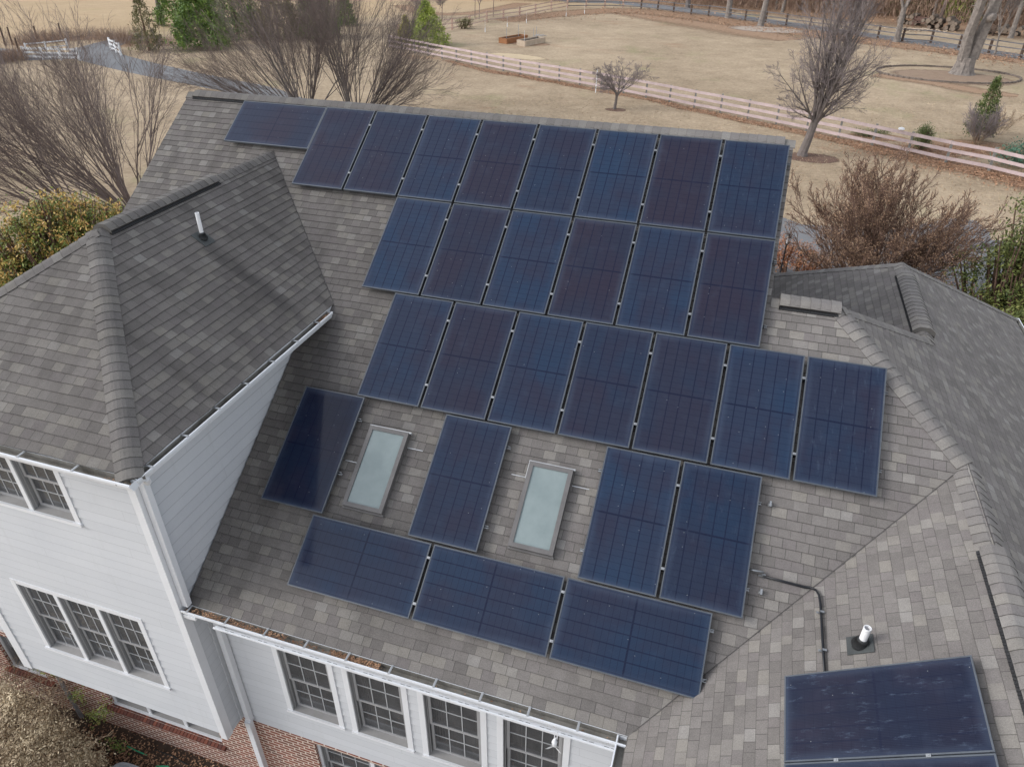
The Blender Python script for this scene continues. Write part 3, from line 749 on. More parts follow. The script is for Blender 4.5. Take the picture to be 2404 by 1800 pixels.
siding_front("siding_wall", YL, WX1 - .03, 5.0, -8.60, -5.52, [hole(a, b, -7.915, -6.25) for a, b in lows], label="long front wall under the gutter")
for a, b in lows: window(a, b, -7.915, -6.25, YL, 1, "curtain")
siding_front("siding_wall", YL, -9.0, WX0, -8.50, -6.75, [])
siding_side("siding_wall", 11.13, -11.4, 5.2, -10.6, lambda y: -5.52, 1)
siding_side("siding_wall", 5.0, -11.4, YL, -10.6, lambda y: -5.52, -1)
siding_side("siding_wall", 5.18, -2.6, 7.3, -5.4, lambda y: (zA(0, y) if y < -.2 else zMR(0, y)) - .2, 1)
siding_side("siding_wall", -6.08, -1.2, 7.3, -10.6, lambda y: (zA(0, y) if y < -.2 else zMR(0, y)) - .2, -1)
bk = MB(); bk.face([(-6.08, 7.3, -10.6), (5.18, 7.3, -10.6), (5.18, 7.3, -5.3), (-6.08, 7.3, -5.3)]); bk.face([(5.0, 5.2, -10.6), (11.13, 5.2, -10.6), (11.13, 5.2, -5.5), (5.0, 5.2, -5.5)])
bk.face([(5.0, -11.4, -10.6), (11.13, -11.4, -10.6), (11.13, -11.4, -5.5), (8.05, -11.4, -3.15), (5.0, -11.4, -5.4)])
bk.face([(-5.93, -7.99, -8.451), (-1.735, -7.99, -8.451), (-1.735, -7.5, -8.451), (-5.93, -7.5, -8.451)])
bk.build("rear_wall", M["white"], house)
# corner boards
cb = MB(); cb.box((-1.835, YW - .03, -8.54), (-1.712, YW + .01, -2.79)); cb.box((-1.745, YW - .0, -8.54), (-1.7115, YW + .115, -2.79)); cb.build("corner_board", M["trim"], house)
cb = MB(); cb.box((WX0 - .02, YW - .03, -8.46), (WX0 + .17, YW + .01, -2.79)); cb.build("corner_board", M["trim"], house)
cb = MB(); cb.box((-1.74, YL - .10, -8.54), (-1.715, YL - .02, -5.5)); cb.build("corner_board", M["trim"], house)

# ---- brick
def brick_front(y, x0, x1, z0, z1, holes, label=None):
    mb = MB(); xs = sorted({x0, x1} | {h for hh in holes for h in hh[:2]}); zs = sorted({z0, z1} | {h for hh in holes for h in hh[2:]})
    for a, b in zip(xs, xs[1:]):
        for c, d in zip(zs, zs[1:]):
            mx, mz = (a + b) / 2, (c + d) / 2
            if any(h[0] < mx < h[1] and h[2] < mz < h[3] for h in holes): continue
            mb.face([(a, y, c), (b, y, c), (b, y, d), (a, y, d)])
    for h in holes:   # brick reveals
        mb.face([(h[0], y, h[2]), (h[0], y + .1, h[2]), (h[0], y + .1, h[3]), (h[0], y, h[3])]); mb.face([(h[1], y, h[2]), (h[1], y + .1, h[2]), (h[1], y + .1, h[3]), (h[1], y, h[3])][::-1])
        mb.face([(h[0], y, h[3]), (h[1], y, h[3]), (h[1], y + .1, h[3]), (h[0], y + .1, h[3])])
    o = mb.build("brick_wall", M["brick"], house)
    if label: tag(o, label)
    for h in holes:
        so = MB()
        n = int((h[1] - h[0] + .24) / .075)
        xs0 = floor((h[0] - .12) / .075) * .075
        for i in range(n + 1):
            xa = xs0 + i * .075
            so.obox((xa + .0325, y - .010, h[2] - .055), (1, 0, 0), (0, cos(.28), sin(.28)), (0, -sin(.28), cos(.28)), .0315, .060, .04)
        so.build("brick_sill", M["soldier"], o)
    return o
YB = YL - .004
bh = [(-4.93, -2.47, -9.83, -8.72), (-7.38, -6.45, -9.74, -8.66)]
brick_front(YB, -9.0, WX1 - .0, -10.62, -8.44, bh, "brick base under the tall wing")
brick_front(YB, WX1, 5.0, -10.62, -8.60, [(-.42, 1.62, -10.02, -8.70)], "brick base under the long front wall")
window(-4.93, -2.47, -9.82, -8.72, YB + .075, 3, "slats", .055)
window(-7.38, -6.45, -9.74, -8.66, YB + .075, 1, "slats", .055)
window(-.42, 1.62, -10.02, -8.70, YB + .075, 2, "slats", .055)

# ---- gutters
def gutter(name, p0, p1, out, brackets=.62, first=.12, label=None, w_=.125):
    p0, p1 = Vector(p0), Vector(p1); out = Vector(out); d = p1 - p0; L = d.length; d.normalize(); up = Vector((0, 0, 1))
    pr = [(0, 0), (0, -.10), (w_ - .03, -.105), (w_ - .012, -.05), (w_ + .006, -.03), (w_ + .006, 0), (w_ - .012, 0.001), (w_ - .012, -.012), (w_ - .004, -.026), (w_ - .022, -.045), (w_ - .038, -.092), (.006, -.088), (.006, 0)]
    mb = MB(); nlen = 10
    for i in range(len(pr)):
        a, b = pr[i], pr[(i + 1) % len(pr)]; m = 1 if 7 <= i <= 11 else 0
        for j in range(nlen):
            s0, s1 = L * j / nlen, L * (j + 1) / nlen
            mb.face([p0 + d * s0 + out * a[0] + up * a[1], p0 + d * s1 + out * a[0] + up * a[1], p0 + d * s1 + out * b[0] + up * b[1], p0 + d * s0 + out * b[0] + up * b[1]], m=m)
    for e in (p0, p1):
        mb.face([e + out * a[0] + up * a[1] for a in pr[:6]])
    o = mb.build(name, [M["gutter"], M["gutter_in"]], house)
    if label: tag(o, label)
    s = first
    while s < L - .05:
        b = MB(); c = p0 + d * s
        b.obox(c + out * (w_ / 2) + up * .006, d, out, up, .014, w_ / 2 + .004, .003)
        b.obox(c + out * (w_ * .5) + up * .0095, d, out, up, .0045, w_ / 2 - .01, .002)
        b.build("gutter_bracket", M["alu_white"], o); s += brackets
    return o
gutter("gutter", (-1.70, -7.889, -5.372), (4.545, -7.889, -5.372), (0, -1, 0), .618, .10, "long gutter full of brown leaves on the left half")
gutter("gutter", (4.555, -11.5, -5.378), (4.555, -7.90, -5.378), (-1, 0, 0), 1.2, .3)
gutter("gutter", (-6.3, -8.285, -2.645), (-1.26, -8.285, -2.645), (0, -1, 0), .81, .17, "wing front gutter")
gutter("gutter", (-1.358, -8.30, -2.655), (-1.358, -3.92, -2.655), (1, 0, 0), .62, .25, "wing side gutter", .105)
gutter("gutter", (11.54, -11.5, -5.39), (11.54, 5.6, -5.39), (1, 0, 0), 2.5, .3)
# leaves lying in the gutter
lf = MB(); rl = random.Random(3)
def leafquad(mb, c, r, rr, flat=.5):
    a = Vector((rr.uniform(-1, 1), rr.uniform(-1, 1), rr.uniform(-flat, flat))).normalized()
    b = a.cross(Vector((rr.uniform(-.6, .6), rr.uniform(-.6, .6), 1))).normalized()
    c = Vector(c); mb.face([c - a * r, c + b * r * .45, c + a * r, c - b * r * .45])
for (x0, x1, n, y0, y1, zt) in ((-1.66, -.05, 750, -7.995, -7.905, -5.385), (-.05, .55, 120, -7.995, -7.91, -5.42), (.60, 1.32, 620, -7.995, -7.905, -5.395), (-1.3, 4.4, 90, -7.99, -7.91, -5.45)):
    for i in range(n):
        leafquad(lf, (rl.uniform(x0, x1), rl.uniform(y0, y1), zt + rl.uniform(-.03, .012)), rl.uniform(.008, .02), rl)
for i in range(240): leafquad(lf, (rl.uniform(-1.34, -1.26), rl.uniform(-4.35, -3.96), -2.675 + rl.uniform(-.02, .01)), rl.uniform(.008, .018), rl)
for i in range(60): leafquad(lf, (rl.uniform(-1.7, -1.3), rl.uniform(-8.38, -8.3), -2.70 + rl.uniform(-.02, .01)), rl.uniform(.008, .018), rl)
tag(lf.build("gutter_leaves", M["leaf_litter"]), "brown dead leaves lying in the gutters", "leaves", kind="stuff")

# slotted rail under the long gutter
sl = MB(); sl.box((-1.17, -8.052, -5.505), (4.53, -8.034, -5.478)); sl.box((-1.17, -8.032, -5.512), (4.53, -7.99, -5.508))
rail = tag(sl.build("slotted_rail", M["gutter"], house), "white slotted rail along the underside of the long gutter")
st = MB(); x = -1.0
while x < 4.4:
    for q in (0, .085): st.box((x + q, -8.033, -5.5065), (x + q + .055, -8.015, -5.500))
    x += .265
st.build("slot", M["black"], rail)

# downspouts
ds = MB(); ds.tube([(-1.30, -8.15, -2.76), (-1.32, -8.12, -2.84), (-1.50, -8.03, -2.90), (-1.655, -7.93, -2.98)], .042, 10)
ds.box((-1.705, -7.955, -5.345), (-1.615, -7.87, -2.96))
tag(ds.build("downspout", M["trim"], house), "short downspout from the wing gutter down to the long gutter")
ds = MB(); ds.box((-1.61, -7.66, -8.47), (-1.515, -7.572, -5.46)); ds.box((-1.617, -7.672, -8.50), (-1.508, -7.565, -8.46)); ds.box((-1.61, -7.70, -10.55), (-1.51, -7.61, -8.48))
ds.box((-1.70, -8.0, -5.53), (-1.50, -7.90, -5.47))
tag(ds.build("downspout", M["trim"], house), "tall downspout at the inner corner of the brick wall")
ds = MB(); ds.tube([(-5.98, -7.62, -8.44), (-5.97, -7.62, -9.2), (-5.92, -7.62, -10.6)], .038, 8)
tag(ds.build("downspout", M["metal_grey"], house), "grey drain pipe on the brick behind the dry shrub")

# vent pipes
def vent(x, y, zf, nn, h, r, name="vent_pipe", label=None):
    B = Vector((x, y, zf(x, y))); nn = Vector(nn).normalized()
    t = MB(); t.tube([B - Vector((0, 0, .05)), B + Vector((0, 0, h))], r, 16, cap=False); t.tube([B + Vector((0, 0, h)), B - Vector((0, 0, .05))], r * .82, 16, cap=False)
    for k in range(16):
        a, b = 2 * pi * k / 16, 2 * pi * (k + 1) / 16; c = B + Vector((0, 0, h))
        t.face([c + Vector((cos(a) * r, sin(a) * r, 0)), c + Vector((cos(b) * r, sin(b) * r, 0)), c + Vector((cos(b) * r * .82, sin(b) * r * .82, 0)), c + Vector((cos(a) * r * .82, sin(a) * r * .82, 0))])
    o = t.build(name, M["pvc"], house, True)
    if label: tag(o, label)
    b = MB(); b.tube([B - nn * .01, B + nn * .03, B + Vector((0, 0, .075)), B + Vector((0, 0, .085)), B + Vector((0, 0, .11))], [r * 2.25, r * 2.1, r * 1.5, r * 1.65, r * 1.1], 18)
    b.build("rubber_boot", M["rubber"], o, True)
    fl = MB(); s1 = nn.cross(Vector((0, 1, 0))).normalized() if abs(nn.x) > abs(nn.y) else nn.cross(Vector((1, 0, 0))).normalized(); s2 = nn.cross(s1)
    fl.obox(B + nn * .013, s1, s2, nn, .14, .12, .004); fl.build("flashing", M["rubber_grey"], o)
vent(-3.08, -4.37, zWR, nWR, .42, .031, label="thin white vent pipe on the dark wing slope")
vent(6.80, -6.99, zF, nF, .29, .041, label="white vent pipe on the near slope above the lone panels")

# skylights
def onroof(u, v, h=0.0):     # v = metres down the slope from the panel datum, h above the shingles
    return Vector((u, -v * CP, -v * SP)) + Vector((0, -SP, CP)) * (h - .13)
NA = Vector((0, -SP, CP)); VD = Vector((0, -CP, -SP))
def skylight(u0, v0, w_, h_, label):
    fr = MB(); ct = onroof(u0 + w_ / 2, v0 + h_ / 2)
    for (cu, cv, hu, hv) in ((u0 + .03, v0 + h_ / 2, .03, h_ / 2), (u0 + w_ - .03, v0 + h_ / 2, .03, h_ / 2)):
        fr.obox(onroof(cu, cv, .05), (1, 0, 0), VD, NA, hu, hv, .055)
    for cv in (v0 + .03, v0 + h_ - .03): fr.obox(onroof(u0 + w_ / 2, cv, .049), (1, 0, 0), VD, NA, w_ / 2 - .0605, .03, .055)
    o = tag(fr.build("skylight", M["sky_frame"], house), label)
    p = MB(); a = .058; q = [onroof(u0 + a, v0 + a, .088), onroof(u0 + a, v0 + h_ - a, .088), onroof(u0 + w_ - a, v0 + h_ - a, .088), onroof(u0 + w_ - a, v0 + a, .088)]
    p.face(q); p.build("pane", M["skypane"], o)
    f = MB(); f.obox(onroof(u0 + w_ / 2, v0 - .012, .03), (1, 0, 0), VD, NA, w_ / 2 + .02, .012, .035)
    f.obox(onroof(u0 + w_ + .14, v0 + .20, .014), (1, 0, 0), VD, NA, .12, .006, .003); f.obox(onroof(u0 - .012, v0 + .11, .02), (1, 0, 0), VD, NA, .012, .13, .02)
    f.obox(onroof(u0 - .13, v0 + .58 if u0 < 1 else v0 + .22, .014), (1, 0, 0), VD, NA, .10, .006, .003)
    g2 = MB(); g2.obox(onroof(u0 + w_ / 2, v0 + h_ + .014, .02), (1, 0, 0), VD, NA, w_ / 2 + .01, .014, .02); g2.build("lower_flashing", M["sky_frame"], o)
    f.build("flashing", M["alu_white"], o)
skylight(.075, 6.475, .625, 1.235, "skylight between the leftmost upright panel and the middle one")
skylight(2.565, 6.515, .62, 1.205, "skylight between the middle upright panel and the right pair")

# ================================================================== SOLAR PANELS
F0 = -.13
def panel(P0, ud, vd, nn, w_, l_, tint, label, dirt=0.0, group="solar panels on the roof", clamps=(), long_u=False, kick=0.0):
    """P0 is the upper left corner of the glass plane"""
    ud, vd, nn = Vector(ud), Vector(vd), Vector(nn)
    root = tag(empty("solar_panel", tuple(P0)), label, "solar panel", group)
    O = Vector((0, 0, 0)); fr = MB(); b = .016; th = .034
    def bar(u0, u1, v0, v1, z0=-th, z1=.0): fr.obox(ud * ((u0 + u1) / 2) + vd * ((v0 + v1) / 2) + nn * ((z0 + z1) / 2), ud, vd, nn, (u1 - u0) / 2, (v1 - v0) / 2, (z1 - z0) / 2)
    bar(0, b, 0, l_); bar(w_ - b, w_, 0, l_); bar(b, w_ - b, 0, b, -th, -.0004); bar(b, w_ - b, l_ - b, l_, -th, -.0004)
    fr.build("frame", M["frame"], root)
    g = MB(); q = [(b, l_ - b), (w_ - b, l_ - b), (w_ - b, b), (b, b)]
    def uvf(u, v):
        x, y = (u, l_ - v) if not long_u else ((l_ - v), u)
        return (x, y) if not long_u else (x, y)
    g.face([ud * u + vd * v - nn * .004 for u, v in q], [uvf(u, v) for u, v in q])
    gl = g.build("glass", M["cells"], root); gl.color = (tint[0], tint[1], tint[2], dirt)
    bk_ = MB(); bk_.face([ud * u + vd * v - nn * .03 for u, v in q][::-1]); bk_.build("backsheet", M["black"], root)
    for (cu, cv) in clamps:
        c = MB(); cc = ud * cu + vd * cv
        c.obox(cc + nn * .003, ud, vd, nn, .021, .016, .0025); c.tube([cc - nn * .05, cc + nn * .013], .0075, 8)
        c.build("clamp", M["alu"], root)
    return root
g_ = .0418
BL, PU, DB, NV = (.0195, .029, .056), (.0225, .0195, .0340), (.0190, .0230, .0430), (.0105, .0135, .030)
def row(u0, v0, tints, labels, port=True, last_clamp=True, firstc=False, dirts=None):
    w_, l_ = (PW, PL) if port else (PL, PW)
    for i, (t, lb) in enumerate(zip(tints, labels)):
        cl = [(w_ + g_ / 2, l_ * .19), (w_ + g_ / 2, l_ * .80)] if i < len(tints) - 1 else []
        panel(onroof(u0 + i * (w_ + g_), v0, .13), (1, 0, 0), VD, NA, w_, l_, t, lb, (dirts or {}).get(i, .0), clamps=cl, long_u=not port)
mixc = lambda a, b, t: tuple(x * (1 - t) + y * t for x, y in zip(a, b))
ordn = ["first", "second", "third", "fourth", "fifth", "sixth", "seventh", "eighth"]
PV = mixc(PU, DB, .5)
row(-4.830, .5595, [mixc(PU, DB, .35)], ["purplish solar panel lying sideways at the left end of the top row"], False)
row(-3.0027, .5474, [PU, mixc(PU, DB, .4), mixc(BL, DB, .35), mixc(PU, DB, .25), mixc(DB, BL, .25), mixc(BL, DB, .1), PU, mixc(DB, BL, .15)],
    [f"upright solar panel, {ordn[i]} of eight in the top row just below the ridge" for i in range(8)], dirts={7: .35, 5: .12})
row(-.9034, 2.3956, [BL, mixc(PU, DB, .4), mixc(BL, DB, .15), PU, mixc(BL, DB, .3), mixc(PU, DB, .1)],
    [f"upright solar panel, {ordn[i]} of six in the second row from the ridge" for i in range(6)])
row(-.2913, 4.2406, [mixc(BL, DB, .4), mixc(PU, DB, .55), mixc(BL, DB, .35), mixc(DB, PU, .2), mixc(DB, PU, .25), mixc(BL, DB, .15), mixc(DB, BL, .3)],
    [f"upright solar panel, {ordn[i]} of seven in the third row from the ridge" for i in range(7)], dirts={6: .45})
row(-1.1607, 6.0806, [NV], ["dark upright solar panel left of the left skylight"])
row(1.1781, 6.0874, [mixc(DB, BL, .25)], ["upright solar panel between the two skylights"], dirts={0: .05})
row(3.5659, 6.0931, [mixc(BL, DB, .1), mixc(BL, NV, .4)], ["upright solar panel just right of the right skylight", "upright solar panel beside the conduit, right of its twin by the skylight"], dirts={1: .3})
row(-.2767, 7.9403, [mixc(BL, DB, .3), mixc(DB, BL, .4), mixc(BL, NV, .25)],
    ["sideways solar panel at the left end of the lowest row", "sideways solar panel in the middle of the lowest row", "sideways solar panel at the right end of the lowest row"], False, dirts={2: .12})
# panels on the near slope, long side up the slope
NF = Vector(nF).normalized(); UF = Vector((CP, 0, SP)); DFv = Vector((0, -1, 0))
for i, (y, lb) in enumerate(((-7.385, "dusty streaked panel below the white vent pipe on the near slope"), (-8.405, "panel cut by the bottom edge next to the streaked panel on the near slope"), (-9.425, "panel farther down the near slope past the lower frame edge"))):
    if i == 2: continue
    P0 = Vector((6.078, y, zF(6.078, 0))) + NF * .13 + Vector((-.0, 0, 0))
    P0 = Vector((6.150, y, zF(6.150, 0))) + NF * .13
    P0.x = 6.078; P0.z = zF(6.150, 0) + NF.z * .13
    P0 = Vector((6.078, y, -4.216))
    panel(P0, UF, DFv, NF, PL, PW, (.0095, .011, .026), lb, 1.0 if i == 0 else .5, clamps=[(.5, PW + .007), (1.3, PW + .007)] if i == 0 else [], long_u=True)

# mounting rails: two under every row, bright cut ends sticking out
def rails(u0, u1, vs, lb, e0=.03, e1=.045):
    root = tag(empty("mounting_rail_pair"), lb, "mounting rails", "rails under the panel rows")
    for v in vs:
        r = MB(); r.obox(onroof((u0 + u1) / 2, v, .066), (1, 0, 0), VD, NA, (u1 - u0) / 2, .018, .026); r.build("rail", M["black"], root)
        for (x, s) in ((u0, -e0), (u1, e1)):
            if not s: continue
            e = MB(); c = x + s / 2
            e.obox(onroof(c, v - .016, .068), (1, 0, 0), VD, NA, abs(s) / 2, .003, .026); e.obox(onroof(c, v + .016, .068), (1, 0, 0), VD, NA, abs(s) / 2, .003, .026); e.obox(onroof(c, v, .044), (1, 0, 0), VD, NA, abs(s) / 2, .0125, .003)
            e.build("rail_end", M["alu"], root)
rails(-3.003, 5.337, (.547 + .35, .547 + 1.46), "pair of rails under the row nearest the ridge", 0)
rails(-4.83, -3.04, (.56 + .19, .56 + .80), "short pair of rails under the sideways panel of the top row", .02, 0)
rails(-.903, 5.36, (2.396 + .35, 2.396 + 1.46), "pair of rails under the six panels of the second row", .02)
rails(-.291, 6.997, (4.24 + .35, 4.24 + 1.46), "pair of rails under the seven panels of the third row", .02)
rails(-1.161, -.155, (6.08 + .35, 6.08 + 1.20), "pair of rails under the panel left of the left skylight", .05, .05)
rails(1.178, 2.184, (6.087 + .30, 6.087 + 1.46), "pair of rails under the panel between the skylights", .02, .05)
rails(3.566, 5.62, (6.093 + .35, 6.093 + 1.46), "pair of rails under the two panels right of the right skylight", .05, .035)
rails(-.277, 5.27, (7.94 + .20, 7.94 + .78), "pair of rails under the sideways panels of the lowest row", .02, .05)

# conduit from the array to the lone panels
cz = lambda x, y: zA(x, y)
def nf(x, y, h): return Vector((x, y, max(zA(x, y), zF(x, y)))) + (NA if zA(x, y) > zF(x, y) else NF) * h
con = tag(empty("conduit"), "black and silver electrical conduit crossing the valley beside the right panels", "conduit")
m_ = MB(); m_.tube([onroof(5.60, 7.30, .05), onroof(5.80, 7.292, .05)], .014, 10); m_.build("steel_tube", M["alu"], con, True)
pts = [nf(5.80, -6.045, .05), nf(6.10, -6.052, .05), nf(6.28, -6.058, .05), nf(6.38, -6.075, .055), nf(6.435, -6.13, .055), nf(6.465, -6.22, .05), nf(6.473, -6.35, .045), nf(6.478, -6.9, .045), nf(6.483, -7.42, .045)]
m_ = MB(); m_.tube(pts, .0125, 10); m_.build("black_tube", M["black"], con, True)
m_ = MB(); m_.tube([q + Vector((.016, 0, -.02)) for q in pts], .007, 6); m_.build("cable", M["black"], con, True)
for q in (nf(5.805, -6.045, .02), nf(6.475, -6.48, .02), nf(6.48, -7.03, .02)):
    m_ = MB(); m_.obox(q, (1, 0, 0), (0, 1, 0), (0, 0, 1), .012, .012, .03); m_.obox(q + Vector((-.03, 0, -.0)), (1, 0, 0), (0, 1, 0), (0, 0, 1), .03, .012, .004); m_.obox(q + Vector((0, 0, .03)), (1, 0, 0), (0, 1, 0), (0, 0, 1), .022, .014, .004); m_.build("strut_clamp", M["alu"], con)
for (q, lb) in ((nf(5.80, -6.21, .01), "round metal roof mount below the start of the conduit"), (nf(5.77, -5.27, .01), "metal roof mount right of the tall panel pair")):
    m_ = MB(); m_.tube([q, q + NA * .012, q + NA * .03], [.035, .03, .012], 12); m_.obox(q + NA * .04, (1, 0, 0), VD, NA, .012, .035, .02); tag(m_.build("roof_mount", M["alu"]), lb, "roof mount")

# spinner hanging at the gutter
r0 = tag(empty("wind_spinner", (3.72, -8.06, -5.38)), "small white hanging spinner hooked on the right end of the gutter", "wind spinner")
m_ = MB(); m_.box((-.012, -.05, -.10), (.0, -.045, .02)); m_.box((.02, -.05, -.14), (.032, -.045, .04)); m_.box((-.012, -.05, -.14), (.03, -.044, -.10)); m_.build("hook", M["trim"], r0)
m_ = MB(); m_.tube([(0, -.05, -.12), (0, -.055, -.18), (0, -.055, -.24), (0, -.055, -.29)], [.012, .035, .03, .008], 10)
for s in (-1, 1):
    m_.face([(0, -.06, -.25), (s * .05, -.075, -.275), (s * .105, -.09, -.33), (s * .07, -.07, -.345), (s * .01, -.05, -.30)])
m_.build("vanes", M["trim"], r0)

# ================================================================== SITE
def strct(o): o["kind"] = "structure"; return o
G = ground_at
mb = MB()
xs = [-1500, -600, -300, -160, -80, -40, -20, 0, 20, 40, 80, 160, 300, 600, 1500]; ys = [-1200, -400, -100, -40, 0, 40, 80, 120, 160, 240, 400, 800, 1800]
for a, b in zip(xs, xs[1:]):
    for c, d in zip(ys, ys[1:]): mb.face([(a, c, ZG), (b, c, ZG), (b, d, ZG), (a, d, ZG)])
strct(mb.build("ground", M["ground"]))

def sheet(name, pts, mat, h, kind="structure", label=None):
    m_ = MB(); m_.face([(p[0], p[1], ZG + h) for p in pts]); o = m_.build(name, M[mat]); o["kind"] = kind
    if label: o["label"] = label
    fix_up(o); return o
def fix_up(o):
    me = o.data
    if me.polygons[0].normal.z < 0: me.flip_normals()
def strip(name, path, wd, mat, h, hard=False):
    pts = [Vector((p[0], p[1], 0)) for p in path]; m_ = MB()
    if not isinstance(wd, (list, tuple)): wd = [wd] * len(pts)
    # smooth the path
    q = []; ws = []
    for i in range(len(pts) - 1):
        p0, p1, p2, p3 = pts[max(i - 1, 0)], pts[i], pts[i + 1], pts[min(i + 2, len(pts) - 1)]
        for k in range(8):
            t = k / 8; q.append(.5 * ((2 * p1) + (p2 - p0) * t + (2 * p0 - 5 * p1 + 4 * p2 - p3) * t * t + (3 * p1 - p0 - 3 * p2 + p3) * t ** 3)); ws.append(wd[i] * (1 - t) + wd[i + 1] * t)
    q.append(pts[-1]); ws.append(wd[-1]); L = []
    for i in range(len(q)):
        d = (q[min(i + 1, len(q) - 1)] - q[max(i - 1, 0)]).normalized(); s = Vector((-d.y, d.x, 0)); L.append((q[i] + s * ws[i] / 2, q[i], q[i] - s * ws[i] / 2))
    z = Vector((0, 0, ZG + h))
    for A, B in zip(L, L[1:]):
        for k in (0, 1):
            uv = [(0, 0), (1, 0), (1, 0), (0, 0)] if k == 0 else [(1, 0), (0, 0), (0, 0), (1, 0)]
            m_.face([A[k] + z, A[k + 1] + z, B[k + 1] + z, B[k] + z], uv)
    o = m_.build(name, M[mat]); o["kind"] = "structure"; return o
def ellipse(name, c, rx, ry, mat, h, rot=0.0, n=28):
    m_ = MB()
    for i in range(n):
        a, b = 2 * pi * i / n, 2 * pi * (i + 1) / n
        def P(t, k): x, y = cos(t) * rx * k, sin(t) * ry * k; return (c[0] + x * cos(rot) - y * sin(rot), c[1] + x * sin(rot) + y * cos(rot), ZG + h)
        m_.face([(c[0], c[1], ZG + h), P(a, .55), P(b, .55)], [(1.6, 0)] * 3)
        m_.face([P(a, .55), P(a, 1), P(b, 1), P(b, .55)], [(1.6, 0), (0, 0), (0, 0), (1.6, 0)])
    o = m_.build(name, M[mat]); o["kind"] = "structure"; return o

# driveway: from the white rails at the far left, behind the house, to the apron at the right
dl = [G(172, 128), G(290, 148), G(400, 174), G(520, 200), G(640, 225)]
path = [G(330, 86), G(250, 105), G(215, 125)] + [G(290, 149), G(400, 174), G(505, 195), G(620, 221)] + [Vector((-25, 36, 0)), Vector((-12, 28, 0)), Vector((0, 21.5, 0)), Vector((10, 20, 0)), Vector((18, 20, 0))]
strip("driveway", path, [3.5, 4.0, 5.0, 4.6, 4.2, 3.9, 3.8, 4.0, 4.5, 8, 12, 13], "asphalt", .012)
ap = [G(1830, 508), G(1890, 532), G(1960, 552), G(2100, 540), G(2200, 520), G(2240, 513), G(2290, 519), G(2322, 545), G(2330, 585)] + [Vector((19.5, 22, 0)), Vector((20, 6, 0)), Vector((12.5, 6, 0)), Vector((3, 9, 0)), Vector((3, 26, 0))]
sheet("driveway", ap, "asphalt", .022)
strip("driveway", [G(60, 136), G(140, 132), G(230, 128)], [4, 5, 6], "asphalt", .010)
# road beyond the dark fence
strip("road", [G(1180, -30), G(1330, 1), G(1450, 6), G(1600, 24), G(1750, 44), G(2004, 80), G(2200, 107), G(2404, 137), G(2600, 165)], [4.5, 4.5, 4.6, 5, 5.2, 5.2, 5.0, 4.6, 4.4], "asphalt", .012)
strip("road", [G(-60, 118), G(60, 128)], 4, "asphalt", .008)

# leaf drifts, bare soil and mulch
ffront = [G(905, 112), G(953, 122), G(1057, 141), G(1135, 161), G(1178, 170), G(1222, 175), G(1268, 185), G(1318, 192), G(1372, 203), G(1543, 233), G(1612, 251), G(1681, 264), G(1753, 281), G(1833, 296), G(2004, 333), G(2100, 355), G(2203, 378), G(2314, 400), G(2404, 422), G(2500, 447)]
drift = [p + Vector((-.25, -.5, 0)) for p in ffront[2:]]
strip("leaf_drift", [drift[i] for i in range(0, len(drift), 1)], [1.2, 1.4, 1.6, 1.4, 1.2, 1.6, 1.6, 1.7, 1.8, 1.8, 1.8, 2.0, 2.2, 3.0, 3.4, 3.6, 4.0, 4.0], "leafbed", .018)
strip("leaf_drift", [G(1180, 50), G(1330, 32), G(1450, 26), G(1560, 32), G(1700, 50), G(1850, 72), G(2000, 92), G(2150, 112), G(2290, 130), G(2404, 146)], [6, 9, 11, 11, 10, 10, 9, 7, 5, 4], "leafbed", .017)
strip("bare_soil", [G(1460, 28), G(1560, 44), G(1680, 62), G(1780, 80), G(1860, 95)], [7, 10, 12, 11, 6], "reddirt", .009)
strip("bare_soil", [G(2050, 176), G(2140, 187), G(2220, 200), G(2300, 215), G(2390, 226)], [3, 4.5, 4, 4.5, 2], "reddirt", .009)
ellipse("bare_soil", G(2235, 182), 6.0, 4.0, "mulchpale", .016, -.2)
ellipse("bare_soil", G(1240, 103), 3.0, 1.6, "reddirt", .010, -.1)
ellipse("straw", G(1215, 133), 4.2, 1.6, "straw", .011, -.3)
ellipse("wood_chips", G(1800, 70), 5.5, 3.4, "ash", .020, -.2)
ellipse("mulch", G(1905, 371), 1.9, 1.3, "mulch", .012); ellipse("mulch", G(1445, 258), .95, .7, "mulch", .012)
ellipse("mulch", (10.6, 18.4), 2.6, 2.4, "mulch", .030)
ellipse("mulch", G(2160, 358), 2.6, 1.8, "leafbed", .020); ellipse("mulch", G(2300, 350), 4.0, 2.6, "leafbed", .021)
ellipse("mulch", G(2060, 322), 2.2, 1.2, "leafbed", .022)
sheet("garden_bed", [(-9.5, -7.4), (-1, -7.4), (5, -7.4), (5, -12), (-9.5, -12)], "soil", .010)
strip("leaf_drift", [G(40, 108), G(130, 96), G(230, 88), G(330, 92), G(420, 105)], [4, 5, 6, 6, 5], "leafbed", .007)
strip("woodland_floor", [Vector((-40, 150, 0)), Vector((-8, 141, 0)), Vector((20, 128, 0)), Vector((52, 108, 0)), Vector((90, 80, 0))], [30, 28, 28, 28, 28], "leafbed", .006)
strip("woodland_floor", [G(940, 12), G(1010, 32), G(1120, 30), G(1230, 8)], [5, 5, 5, 5], "leafbed", .007)

